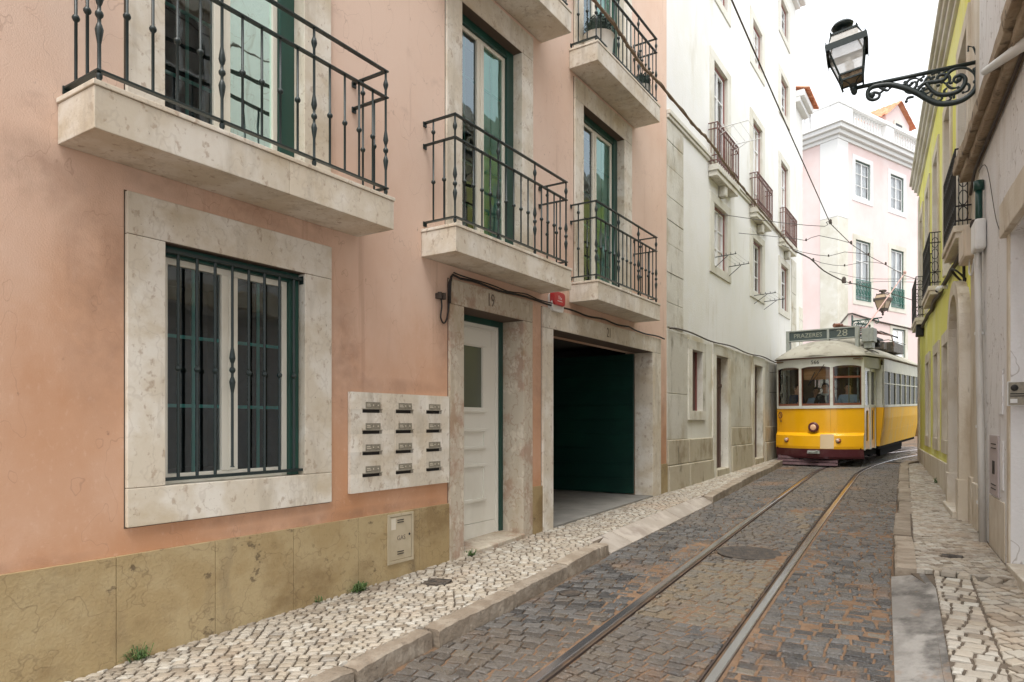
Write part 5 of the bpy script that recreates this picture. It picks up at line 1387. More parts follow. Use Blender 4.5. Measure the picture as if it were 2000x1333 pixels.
SCR = [
 [(.01, -.05), (-.02, -.17), (.0, -.29), (.07, -.37), (.19, -.41), (.36, -.39), (.49, -.3), (.59, -.21), (.72, -.12), (.86, -.05), (.96, -.03), (1.06, -.03), (1.11, -.07), (1.11, -.15), (1.06, -.19), (1.0, -.18), (.99, -.13), (1.05, -.1), (1.07, -.13)],
 [(.6, -.22), (.56, -.15), (.5, -.11), (.39, -.12), (.31, -.11), (.26, -.04), (.19, -.01), (.09, -.03), (.01, -.12), (0., -.21)],
 [(.49, -.12), (.43, -.22), (.36, -.28), (.26, -.3), (.16, -.28), (.11, -.22), (.1, -.15), (.14, -.1), (.2, -.11), (.21, -.15), (.18, -.18), (.16, -.15)],
 [(.79, -.06), (.76, -.09), (.71, -.07), (.66, -.03), (.6, -.03), (.54, -.07)], [(.7, -.06), (.68, -.14), (.63, -.16), (.59, -.11), (.61, -.07), (.64, -.08)],
 [(.39, -.12), (.37, -.06), (.32, -.05), (.26, -.09), (.26, -.15), (.3, -.16), (.33, -.11)], [(.29, -.17), (.24, -.23), (.17, -.24)], [(.45, -.31), (.43, -.26), (.38, -.26)], [(.21, -.36), (.21, -.31), (.18, -.3)],
 [(.99, -.05), (.95, -.08), (.90, -.11), (.87, -.08)], [(.52, -.12), (.48, -.05), (.44, -.07)], [(.5, -.12), (.47, -.17), (.53, -.2)], [(.62, -.25), (.68, -.25), (.70, -.29)]]
SCR += [[(.99, -.13), (.95, -.10), (.92, -.06)], [(.73, -.10), (.70, -.17), (.64, -.20), (.60, -.17)], [(.55, -.18), (.50, -.24), (.44, -.22)], [(.36, -.28), (.33, -.33), (.38, -.36), (.42, -.33)], [(.27, -.30), (.24, -.35), (.28, -.38)], [(.33, -.05), (.30, -.02), (.25, -.01)], [(.44, -.03), (.40, -.01), (.36, -.02)], [(.10, -.2), (.06, -.24), (.07, -.30), (.12, -.31)], [(.28, -.22), (.31, -.25), (.29, -.29)], [(.6, -.11), (.57, -.06), (.52, -.03)]]
WID = [.013 if 0 else 0][:0]+[.030, .021, .024, .015, .017, .018, .014, .014, .014, .015, .016, .016, .015]+[.013]*10
def bracket(root, m='iron', plate=True, tiltz=0):
    q = MB(); q.tube([(0, 0, .015), (1.29, 0, 0)], .024, 10); q.tube([(.93, 0, .0), (.99, 0, .0)], .028, 10); q.build('arm', m, root, smooth=True)
    q = MB()
    for pts, wd in zip(SCR, WID):
        P3 = smooth_path([(a, 0, b_) for a, b_ in pts], 5); n = len(P3)
        q.tube(P3, [wd*(.55+.6*math.sin(math.pi*min(i/n+.15, 1))) for i in range(n)], 7)
        e = P3[-1]; q.ball(e, wd*1.3, wd*1.1, wd*1.3, 8, 5)
    for (x, z) in ((.50, -.11), (.44, -.10), (.40, -.13), (.33, -.14), (.56, -.14), (.47, -.14), (.52, -.17), (.37, -.17), (.42, -.06), (.30, -.10), (.24, -.17), (.20, -.28), (.66, -.10), (.71, -.05), (.13, -.26), (.45, -.19)):
        q.ball((x, 0, z), .024, .016, .018, 7, 5)
    q.build('scrollwork', m, root, smooth=True)
    if plate:
        q = MB(); q.box(-.035, .0, -.04, .04, -.45, .12); q.tube([(-.01, 0, .1), (.02, 0, .2), (.07, 0, .22), (.07, 0, .16)], .012, 6); q.build('wall_plate', m, root, bevel=.005)
x9 = rw(9.64)
l1 = empty('street_lamp', (x9+.0, 9.64, 5.65), (0, 0, math.pi+ra)); tag(l1, 'large four sided wall lantern on a scrolled green iron bracket, upper right against the sky', 'street lamp')
bracket(l1); lantern(l1, (1.28, 0, .05), R(9), .98)
q = MB(); q.ball((1.28, 0, .0), .035, .035, .04); q.build('joint', 'iron', l1)
# far lamp over the tram
l2 = empty('street_lamp', (.95, 30.2, 5.05), (0, 0, R(-8))); tag(l2, 'small tan four sided wall lantern on a green bracket above the tram roof', 'street lamp')

# ================================================================= WIRES
def wire(pts, r, label, m='wire', clamps=(), n=6):
    P3 = smooth_path(pts, n) if n > 1 else pts; c = Vector(pts[0])
    o = empty('overhead_wire', c); tag(o, label, 'wire', None)
    q = MB(); q.tube([Vector(p)-c for p in P3], r, 5); q.build('line', m, o)
    for (p, s) in clamps:
        q = MB(); p = Vector(p)-c; q.box(p.x-s*.5, p.x+s*.5, p.y-s, p.y+s, p.z-s*.4, p.z+s*.5); q.ball((p.x, p.y, p.z+s*.6), s*.6, s*.6, s*.9); q.build('clamp', 'cable', o)
    return o
TW = [(2.45, -2, 5.6), (2.25, 6.78, 5.6), (2.1, 10.25, 5.6), (1.89, 15.54, 5.6), (2.04, 17.59, 5.6), (2.26, 19.07, 5.6), (2.53, 20.43, 5.6), (2.86, 22.31, 5.62), (4.2, 27, 5.75), (6, 31, 5.9)]
wire(TW, .009, 'dark tram contact wire running above the rails from the top of the photo', 'copper',
     [((1.89, 15.54, 5.62), .05), ((2.04, 17.59, 5.62), .04), ((2.26, 19.07, 5.62), .04), ((2.53, 20.43, 5.62), .04)], n=1)
CW = [(.45, 2, 6.6), (.45, 7.4, 6.53), (.46, 8.34, 6.44), (.45, 8.91, 6.39), (.45, 9.59, 6.42), (.45, 11.24, 6.38), (.45, 11.95, 6.40), (.43, 13.78, 6.28), (.43, 15.22, 6.22), (.42, 18.07, 6.13), (.40, 19.7, 6.11)]
o = cable_run('street_cable', CW, .022, 'oldcable', 'thick faded twisted cable sagging past the upper balconies and along the white building', 4)
q = MB(); P3 = smooth_path(CW, 16); c0 = Vector(CW[0])
q.tube([Vector(p)-c0+Vector((.022*math.sin(i*.7), 0, .022*math.cos(i*.7))) for i, p in enumerate(P3)], .010, 5); q.build('twisted_strand', 'oldcable', o, smooth=True)
wire([(.40, 19.7, 6.11), (.5, 21.5, 6.25), (.6, 23.38, 6.22), (.98, 24.82, 6.1)], .02, 'thick cable leaving the white building towards the clamp above the tram', 'cable', [((.98, 24.82, 6.1), .11), ((.52, 21.9, 6.27), .05)], 3)
wire([(.98, 24.82, 6.1), (1.99, 25.49, 5.8), (2.95, 26.3, 5.48)], .014, 'thick cable from the clamp above the tram to the yellow building', 'cable', [((1.15, 24.95, 6.05), .05)], 3)
wire([(.0, 13.9, 5.70), (1.0, 15.0, 5.63), (1.76, 15.7, 5.60), (1.80, 15.62, 5.66), (1.89, 15.54, 5.64)], .007, 'topmost cross wire hooked to the contact wire', 'wire', n=2)
wire([(.0, 15.6, 5.7), (1.02, 16.5, 5.63), (1.21, 16.77, 5.62), (1.5, 16.64, 5.66), (2.04, 17.59, 5.62)], .007, 'second cross wire from the top, left of the contact wire', 'wire', [((1.21, 16.75, 5.62), .03)], 2)
wire([(.5, 17.6, 5.8), (.93, 17.87, 5.62), (1.42, 18.56, 5.60), (1.79, 18.5, 5.64), (2.26, 19.07, 5.62)], .007, 'third cross wire from the top, left of the contact wire', 'wire', [((1.42, 18.56, 5.6), .03)], 2)
wire([(.7, 18.8, 5.8), (1.14, 19.36, 5.62), (1.61, 19.94, 5.60), (2.1, 19.91, 5.64), (2.53, 20.43, 5.62)], .007, 'fourth cross wire from the top, left of the contact wire', 'wire', [((1.61, 19.94, 5.6), .03)], 2)
wire([(.7, 23.7, 6.25), (.82, 24.13, 6.28), (1.51, 25.77, 6.3), (2.98, 27.92, 6.5)], .008, 'thin sagging wire over the middle windows of the corner building', 'wire', n=3)
wire([(1.0, 24.8, 6.0), (1.28, 24.42, 5.92), (1.95, 26.05, 6.2), (2.98, 27.92, 6.38)], .008, 'thin lower wire over the window guards of the corner building', 'wire', n=3)

# far lamp
l2.location = (.41, 31.75, 5.69); l2.rotation_euler = (0, 0, math.atan2(-.3827, .9239))
q = MB(); q.tube([(0, 0, 0), (1.25, 0, 0)], .025, 8); q.build('arm', 'green', l2)
q = MB()
for pts in SCR[:6]: q.tube([(a, 0, b_*1.1) for a, b_ in smooth_path(pts, 2)], .016, 5)
q.build('scrollwork', 'green', l2); q = MB(); q.box(-.01, .03, -.04, .04, -.45, .25); q.build('wall_plate', 'green', l2)
lantern(l2, (1.28, 0, .22), 0, 1.08, 'cable', 'tanglass')

# ================================================================= TRAM
TYAW = -R(38)+YAW
tram = empty('tram', (1.22, 18.50, g(18.5)-.1), (math.atan(SL), 0, -(R(38)-YAW)))
tag(tram, 'yellow and white vintage tram with destination board 28 coming round the bend', 'tram')
def tb(mb, name, m, parent=tram, **k): return mb.build(name, m, parent, **k)
FW, BW, VB = 1.02, 1.24, 1.25            # front half width, body half width, start of the body
def fv(u): return -.34*(1-(abs(u)/FW)**2.2)      # plan curve of the front
US = [-FW+2*FW*i/48 for i in range(49)]
def strip(mb, z0, z1, us=US, o0=0., o1=0., z0f=None, z1f=None, th=.03):
    """curved plate following the front"""
    for a, c in zip(us, us[1:]):
        za0, zc0 = (z0f(a), z0f(c)) if z0f else (z0, z0); za1, zc1 = (z1f(a), z1f(c)) if z1f else (z1, z1)
        sa, sc_ = (1+.0*a), 1
        mb.add([(a, fv(a)-o0, za0), (c, fv(c)-o0, zc0), (c, fv(c)-o1, zc1), (a, fv(a)-o1, za1), (a, fv(a)-o0+th, za0), (c, fv(c)-o0+th, zc0), (c, fv(c)-o1+th, zc1), (a, fv(a)-o1+th, za1)],
               [(0, 1, 2, 3), (7, 6, 5, 4), (0, 4, 5, 1), (3, 2, 6, 7)])
q = MB(); strip(q, .83, 1.43); f_ = tb(q, 'front_panel', 'tyellow'); auto_smooth(f_, 60)
q = MB(); strip(q, .44, .50, o0=.10, o1=.11); strip(q, .50, .76, o0=.11, o1=.09); strip(q, .76, .84, o0=.09, o1=.0); f_ = tb(q, 'front_apron', 'tyellow'); auto_smooth(f_, 70)
q = MB(); strip(q, .832, .842, o0=.004, o1=.004, th=.004); q.box(.335, .341, fv(.338)-.004, fv(.338)+.01, .845, 1.42)
for u in US[2:-1:3]: q.ball((u, fv(u)-.003, 1.405), .008, .004, .008, 6, 4)
tb(q, 'panel_seam', 'tside')
q = MB(); ul = [u for u in US if .12 <= u <= .44]; strip(q, .45, .80, us=ul, o0=.114, o1=.094, th=.003); tb(q, 'pale_patch', mat('pale_patch', (.72, .55, .33), .4, coat=.4), f_)
q = MB(); strip(q, .25, .44, o0=.07, o1=.11); strip(q, .20, .26, o0=.03, o1=.07); fe = tb(q, 'bumper', 'tmaroon')
q = MB(); q.box(-.16, .12, -.50, -.42, .33, .40); q.tube([(-.12, -.52, .38), (-.02, -.54, .36), (.08, -.52, .41)], .014, 6); tb(q, 'coupler', 'tgrey', fe)
# lifeguard: slanted slatted board
q = MB()
for k in range(3):
    z0, z1 = .035+.075*k, .035+.075*k+.06; y0, y1 = -.40+.05*k, -.40+.05*k+.04
    q.hexa([(-.93, y0, z0), (.50, y0, z0), (.50, y0+.02, z0), (-.93, y0+.02, z0)], [(-.92, y1, z1), (.47, y1, z1), (.47, y1+.02, z1), (-.92, y1+.02, z1)])
for x in (-.93, -.45, .05, .44): q.hexa([(x, -.37, .03), (x+.06, -.37, .03), (x+.06, -.34, .03), (x, -.34, .03)], [(x, -.22, .26), (x+.05, -.22, .26), (x+.05, -.19, .26), (x, -.19, .26)])
tb(q, 'lifeguard', 'tlife', bevel=.004)
# sill, posts, fascia with arched heads
q = MB(); strip(q, 1.43, 1.50, o0=.02, o1=.02, th=.06); tb(q, 'waist_rail', 'tcream', bevel=.0)
PO_ = [(-FW, -.975), (-.395, -.330), (.330, .395), (.970, FW)]
q = MB()
for (a, c) in PO_:
    uu = [a+(c-a)*k/3 for k in range(4)]; strip(q, 1.50, 2.50, us=uu, o0=.012, o1=.012, th=.07)
tb(q, 'window_post', 'tcream', bevel=.0)
def head(u):
    for (a, c) in zip([p[1] for p in PO_], [p[0] for p in PO_[1:]]):
        if a < u < c: t = (u-a)/(c-a)*2-1; return 2.425+.04*(1-abs(t)**3.2)
    return 2.425
ux = sorted(set(US+[p for a in PO_ for p in a]+[PO_[i][1]+.01 for i in range(3)]+[PO_[i+1][0]-.01 for i in range(3)]))
q = MB(); strip(q, 0, 2.66, us=ux, o0=.014, o1=.014, z0f=head, th=.05); fs_ = tb(q, 'fascia', 'tcream')
text_mesh('fleet_number', '566', .13, 'black', fs_, (.0, fv(0)-.018, 2.56), (R(90), 0, 0), .001)
q = MB(); strip(q, 2.655, 2.675, o0=.05, o1=.05, th=.08); tb(q, 'roof_bead', 'twood')
for i in range(3):
    a, c = PO_[i][1], PO_[i+1][0]; uu = [a+(c-a)*k/14 for k in range(15)]
    q = MB(); strip(q, 1.50, 1.555, us=uu, o0=-.01, o1=-.01, th=.03); strip(q, 2.41, 2.49, us=uu, o0=-.03, o1=-.03, th=.01)
    for (p, r_) in ((a, a+.022), (c-.022, c)): strip(q, 1.555, 2.48, us=[p, r_], o0=-.01, o1=-.01, th=.03)
    if i == 2: strip(q, 2.16, 2.21, us=uu, o0=-.01, o1=-.01, th=.03)
    wf = tb(q, 'window_frame', 'twood')
    q = MB(); strip(q, 1.52, 2.47, us=uu, o0=-.02, o1=-.02, th=.004); tb(q, 'windscreen', 'tglass', wf)
q = MB(); q.box(-.30, .30, -.22, -.20, 2.14, 2.44); tb(q, 'blind', 'tblind')
q = MB(); q.tube([(.22, -.40, 2.50), (.02, -.385, 2.2), (-.12, -.37, 2.05)], .008, 5); q.tube([(-.0, -.385, 2.32), (-.15, -.37, 2.0)], .013, 5); tb(q, 'wiper', 'black')
# headlight and small lamps
hd = MB(); hd.lathe([(.120, 0), (.125, -.05), (.10, -.075)], (-.04, fv(-.04)+.0, .97), 24, 'y'); h_ = tb(hd, 'headlight', 'tmaroon', smooth=False)
q = MB(); q.lathe([(.074, 0), (.07, -.02), (.04, -.03), (.01, -.035)], (-.04, fv(-.04)-.058, .97), 20, 'y'); tb(q, 'lens', 'lamp_on', h_, smooth=True)
for (u, nm) in ((-.70, 'l'), (.52, 'r')):
    q = MB(); q.lathe([(.062, .04), (.062, -.02), (.05, -.03)], (u, fv(u)-.095, .645), 20, 'y'); h_ = tb(q, 'marker_light', 'twood')
    q = MB(); q.lathe([(.05, 0), (.03, -.018), (.005, -.022)], (u-.012, fv(u)-.122, .65), 14, 'y'); tb(q, 'lens', 'lens', h_, smooth=True)
    q = MB(); q.lathe([(.028, 0), (.018, -.01)], (u+.025, fv(u)-.128, .64), 12, 'y'); tb(q, 'orange_lens', 'orange', h_, smooth=True)
# emblem on the front left corner
q = MB(); uu = [-.985+.13*k/4 for k in range(5)]
q.tube([(-.915+.05*math.cos(t_), fv(-.915+.05*math.cos(t_))-.006, 1.27+.075*math.sin(t_)) for t_ in [i*math.pi/10 for i in range(21)]], .010, 5)
q.tube([(-.905, fv(-.905)-.006, 1.24), (-.905, fv(-.905)-.006, 1.30)], .012, 5); em = tb(q, 'emblem', 'tmaroon')
text_mesh('fleet_number', '566', .10, 'tmaroon', em, (-.90, fv(-.90)-.015, 1.12), (R(90), 0, R(-48)), .001, .8)
# platform sides, doors
for s in (1, -1):
    def X(u): return s*u
    def pl(mb, v0, v1, z0, z1, u0, u1, th=.04):
        if s < 0: u0, u1 = -u0, -u1
        mb.hexa([(u0, v0, z0), (u0-s*th, v0, z0), (u1-s*th, v1, z0), (u1, v1, z0)], [(u0, v0, z1), (u0-s*th, v0, z1), (u1-s*th, v1, z1), (u1, v1, z1)])
    U = lambda v: FW+.05*v/VB
    q = MB()
    for (a, c) in ((.06, .60), (.64, 1.16)):
        pl(q, a, a+.05, .40, 2.40, U(a), U(a+.05)); pl(q, c-.05, c, .40, 2.40, U(c-.05), U(c)); pl(q, a+.05, c-.05, 2.32, 2.40, U(a+.05), U(c-.05)); pl(q, a+.05, c-.05, 1.43, 1.50, U(a+.05), U(c-.05))
    dr = tb(q, 'door', 'tcream')
    q = MB()
    for (a, c) in ((.11, .55), (.69, 1.11)):
        pl(q, a, c, .42, .62, U(a)-.01, U(c)-.01); pl(q, a, a+.12, .62, 1.43, U(a)-.01, U(a+.12)-.01); pl(q, c-.12, c, .62, 1.43, U(c-.12)-.01, U(c)-.01); pl(q, a+.12, c-.12, 1.36, 1.43, U(a)-.01, U(c)-.01)
    tb(q, 'door_panel', 'tyellow', dr)
    q = MB()
    for (a, c) in ((.23, .43), (.81, .99)): pl(q, a, c, .62, 1.36, U(a)-.03, U(c)-.03, .01)
    tb(q, 'door_slot', 'black', dr)
    q = MB()
    for (a, c) in ((.11, .55), (.69, 1.11)): pl(q, a, c, 1.50, 2.32, U(a)-.02, U(c)-.02, .004)
    tb(q, 'door_pane', 'tglass', dr)
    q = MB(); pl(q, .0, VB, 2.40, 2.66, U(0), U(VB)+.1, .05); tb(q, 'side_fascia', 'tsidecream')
    q = MB(); pl(q, .0, VB, .26, .40, U(0)-.06, U(VB)-.06, .9); tb(q, 'step', 'tunder')
# bulkhead and body
for vb, sg_ in ((VB, 1), (7.3, -1)):
    for s in (1, -1):
        a, c = s*1.05, s*BW
        q = MB(); q.hexa([(a, vb, 1.43), (c, vb, 1.43), (c, vb+.04, 1.43), (a, vb+.04, 1.43)], [(a, vb, 2.5), (c, vb, 2.5), (c, vb+.04, 2.5), (a, vb+.04, 2.5)]); tb(q, 'corner_panel', 'tcream', bevel=.008)
        q = MB(); q.hexa([(a, vb, .44), (s*1.13, vb, .44), (s*1.13, vb+.04, .44), (a, vb+.04, .44)], [(a, vb, 1.43), (s*(BW-.005), vb, 1.43), (s*(BW-.005), vb+.04, 1.43), (a, vb+.04, 1.43)]); tb(q, 'corner_panel', 'tyellow', bevel=.008)
for s in (1, -1):
    q = MB()
    for k in range(6):
        v0, v1 = VB+.04+k*1.0, VB+.04+(k+1)*1.0-.004
        pr_ = [(1.13, .44), (1.19, .80), (BW-.005, 1.15), (BW-.002, 1.43)]
        for (u0, z0), (u1, z1) in zip(pr_, pr_[1:]):
            q.hexa([(s*u0, v0, z0), (s*(u0-.03), v0, z0), (s*(u0-.03), v1, z0), (s*u0, v1, z0)], [(s*u1, v0, z1), (s*(u1-.03), v0, z1), (s*(u1-.03), v1, z1), (s*u1, v1, z1)])
    q.box(s*(1.185-.0), s*(1.20), VB+.05, 7.2, .835, .845)
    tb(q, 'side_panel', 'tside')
    q = MB(); q.box(s*(BW-.03), s*(BW+.012), VB, 7.34, 1.43, 1.49); q.box(s*(BW-.03), s*BW, VB, 7.34, 2.34, 2.66)
    n = 7; pw = (7.34-VB)/n
    for k in range(n+1):
        v = VB+pw*k; q.box(s*(BW-.05), s*(BW+.002), max(v-.035, VB), min(v+.035, 7.34), 1.49, 2.34)
    q.box(s*(BW-.04), s*(BW-.004), VB+.03, 7.3, 2.02, 2.05)
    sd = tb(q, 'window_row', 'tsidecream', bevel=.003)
    for k in range(n):
        v0, v1 = VB+pw*k+.036, VB+pw*(k+1)-.036
        q = MB(); q.quad((s*(BW-.02), v0, 1.49), (s*(BW-.02), v1, 1.49), (s*(BW-.02), v1, 2.34), (s*(BW-.02), v0, 2.34)); tb(q, 'side_pane', 'tsglass', sd)
# rear end closing
q = MB(); q.box(-1.0, 1.0, 8.4, 8.45, .44, 1.5); tb(q, 'rear_panel', 'tyellow')
q = MB()
for x in (-1.0, -.36, .28, .94): q.box(x, x+.06, 8.4, 8.45, 1.5, 2.4)
q.box(-1, 1, 8.4, 8.45, 2.4, 2.66); tb(q, 'rear_post', 'tcream')
# roof : lofted arch, domed at the ends
def roof_w(v):
    if v < 0: return FW*max(1-(abs(v)/.42)**2.2, 0)**(1/2.2)+.02
    if v < VB+.2: return FW+.05+(BW-FW)*min(v/(VB+.2), 1)
    if v < 7.3: return BW+.06
    return (BW+.06)-(v-7.3)*.25
q = MB(); vs_ = [-.415, -.40, -.37, -.32, -.24, -.14, 0, .2, .5, .9, 1.4, 2.2, 3.5, 5, 6.5, 7.3, 7.8, 8.3, 8.6]; nu = 24; rows = []
for v in vs_:
    wv = roof_w(v); rise = .46 if v > .55 else .46*math.sin(math.pi/2*min(max((v+.42)/.97, 0), 1))**.62
    if v > 7.6: rise *= max(1-((v-7.6)/1.05)**2, .02)
    row = []
    for k in range(nu+1):
        t = -1+2*k/nu; row.append((wv*t, v, 2.675+.02+rise*(1-abs(t)**2.4)))
    rows.append(row)
vv = [p for r_ in rows for p in r_]; n1 = nu+1
q.add(vv, [(i*n1+k, i*n1+k+1, (i+1)*n1+k+1, (i+1)*n1+k) for i in range(len(rows)-1) for k in range(nu)])
rf = tb(q, 'roof', 'troof', smooth=True)
so_ = rf.modifiers.new('thick', 'SOLIDIFY'); so_.thickness = .02; so_.offset = -1
q = MB()
q.tube([(-roof_w(v), v, 2.69) for v in vs_[::-1]]+[(roof_w(v), v, 2.69) for v in vs_], .013, 6)
tb(q, 'roof_edge', 'troof', rf)
q = MB()      # arched drip mouldings over the front
for (a, c) in ((-.95, -.38), (-.34, .36), (.40, .98)):
    pts = []
    for i in range(13):
        u = a+(c-a)*i/12; v = max(fv(u), -.40)*.86+.04; zz = 2.755+.055*math.sin(math.pi*i/12); pts.append((u*.97, v, zz))
    q.tube(pts, .012, 5)
for s in (1,):
    q.tube([(s*(1.02+.02*i), .12+.10*i, 2.78+.05*math.sin(math.pi*i/8)) for i in range(9)], .012, 5)
tb(q, 'drip_moulding', 'castiron', rf)
q = MB(); q.ball((.45, 1.15, 3.0), .42, .5, .26, 16, 10); q.ball((0, 4.2, 3.02), .55, 2.4, .22, 16, 10); tb(q, 'roof_vent', 'troof', rf, smooth=True)
# destination box
q = MB(); v0, v1 = .38, .56
q.box(-.90, .83, v0, v1, 3.415, 3.45); q.box(-.90, .83, v0, v1, 3.165, 3.19)
for (a, c) in ((-.90, -.815), (.10, .155), (.745, .83)): q.box(a, c, v0-.001, v1+.001, 3.19, 3.415)
q.box(-.90, -.815, v0, v1, 2.80, 3.165); q.box(.745, .83, v0, v1, 2.84, 3.165); q.box(.11, .145, v0, v1, 3.06, 3.165)
q.box(-.815, .745, v1-.02, v1, 3.19, 3.415)
db = tb(q, 'destination_box', 'tgrey', bevel=.006)
q = MB(); q.box(-.815, .10, v0+.02, v0+.04, 3.19, 3.415); q.box(.155, .745, v0+.02, v0+.04, 3.19, 3.415); bd_ = tb(q, 'board', 'tboard', db)
text_mesh('lettering', 'PRAZERES', .155, 'tletter', bd_, (-.36, v0+.018, 3.30), (R(90), 0, 0), .001, 1.0)
text_mesh('lettering', '28', .245, 'tletter', bd_, (.45, v0+.018, 3.30), (R(90), 0, 0), .001, 1.1)
q = MB(); q.box(.86, 1.12, .55, 1.05, 3.06, 3.40); q.box(1.0, 1.04, .54, .56, 3.06, 3.40); q.box(.90, 1.08, .6, 1.0, 2.9, 3.06); tb(q, 'side_box', 'tgrey', bevel=.01)
# roof gear and trolley poles
q = MB(); q.tube([(.30, .75, 3.52), (.9, 1.6, 3.46), (1.05, 2.4, 3.38)], .028, 8); q.tube([(.22, .62, 3.53), (.36, .82, 3.525)], .055, 8); q.ball((.30, .72, 3.54), .07, .07, .05)
q.tube([(.5, 1.0, 3.46), (1.2, 2.6, 3.34), (1.15, 3.3, 3.12)], .016, 6); tb(q, 'stowed_trolley_pole', 'twood')
q = MB(); q.box(.4, 1.0, 1.7, 2.6, 3.20, 3.26); q.box(.62, .70, 1.9, 2.4, 3.0, 3.38); q.box(.5, .95, 1.95, 2.05, 3.32, 3.38); q.lathe([(.05, 0), (.07, .05), (.05, .1), (.07, .15), (.04, .2)], (.95, 2.1, 3.02), 8)
q.tube([(.4, 1.8, 3.42), (1.0, 2.2, 3.44), (1.3, 2.9, 3.3)], .02, 6); q.lathe([(.04, 0), (.06, .06), (.03, .13), (.05, .2)], (.5, 1.9, 3.05), 8); tb(q, 'trolley_base', 'black')
q = MB(); q.tube([(.45, 2.4, 3.35), (.6, 5.2, 4.6), (.75, 8.0, 5.85)], .018, 6); q.ball((.75, 8.0, 5.88), .05, .08, .06); tb(q, 'raised_trolley_pole', mat('pole_paint', (.42, .26, .22), .6))
q = MB(); q.box(.35, 1.05, 3.9, 5.6, 3.0, 3.28); q.box(.5, .9, 3.3, 3.8, 3.05, 3.25); q.tube([(.2, 3.0, 3.22), (1.0, 3.4, 3.30), (1.1, 5.6, 3.3)], .014, 5); tb(q, 'resistor_box', 'castiron', bevel=.02)
# mirror on the left
q = MB(); q.tube([(-1.02, .02, 2.38), (-1.35, .0, 2.38), (-1.42, .0, 2.30)], .007, 5); q.tube([(-1.02, .02, 1.86), (-1.40, .0, 1.86), (-1.42, .0, 1.95)], .007, 5); mr_ = tb(q, 'mirror', 'black')
q = MB(); q.hexa([(-1.49, -.03, 2.0), (-1.38, -.05, 2.0), (-1.38, .02, 2.0), (-1.49, .02, 2.0)], [(-1.45, -.03, 2.34), (-1.33, -.05, 2.34), (-1.33, .02, 2.34), (-1.45, .02, 2.34)]); tb(q, 'mirror_head', 'black', mr_, bevel=.01)
# floor, underframe, wheels, interior
q = MB(); q.box(-1.10, 1.10, VB, 7.3, .36, .44); q.box(-.98, .98, -.15, VB, .42, .46); q.box(-.98, .98, 7.3, 8.4, .42, .46); tb(q, 'floor', 'tunder')
q = MB(); q.box(-.85, .85, 1.6, 6.6, .16, .36); q.box(-1.0, -.9, 2.2, 6.0, .12, .40); q.box(.85, .95, 2.4, 5.8, .12, .40); tb(q, 'underframe', 'tunder')
for v in (2.6, 5.6):
    for s in (-.45, .45):
        q = MB(); q.lathe([(.33, -.05), (.36, -.05), (.36, -.03), (.33, -.02), (.33, .05)], (s, v, .36), 24, 'x'); tb(q, 'wheel', 'tunder')
q = MB()
for s in (1, -1):
    q.box(s*1.04, s*1.06, VB, 7.3, .44, 1.43)
q.box(-1.05, -.42, VB, VB+.04, .44, 2.5); q.box(.42, 1.05, VB, VB+.04, .44, 1.45); q.box(-.42, .42, VB, VB+.04, 2.3, 2.62); q.box(.42, .48, VB, VB+.04, 1.45, 2.4); q.box(.95, 1.05, VB, VB+.04, 1.45, 2.5)
q.box(-1.0, 1.0, -.15, VB, 2.60, 2.63); q.box(-1.2, 1.2, VB, 7.3, 2.60, 2.63)
for k in range(6):
    for s in (-1, 1): q.box(s*.35, s*1.0, 1.9+k*.86, 1.96+k*.86, .44, 1.62)
q.box(-1.2, 1.2, 7.26, 7.3, .44, 1.75); q.box(-1.2, -.25, 7.26, 7.3, 1.75, 2.62); q.box(.25, 1.2, 7.26, 7.3, 1.75, 2.62); q.box(-.25, .25, 7.26, 7.3, 2.2, 2.62)
tb(q, 'interior', 'tinside')
q = MB(); q.box(-.35, -.05, -.10, .15, .46, 1.42); q.lathe([(.05, 1.42), (.16, 1.44), (.16, 1.47), (.03, 1.50)], (-.2, .02, 0), 16); q.tube([(.86, .1, .5), (.86, .1, 2.6)], .018, 6); q.tube([(-.86, .15, .5), (-.86, .15, 2.6)], .018, 6); q.tube([(.62, .3, .5), (.62, .3, 2.6)], .016, 6); tb(q, 'controller', 'tgrey')

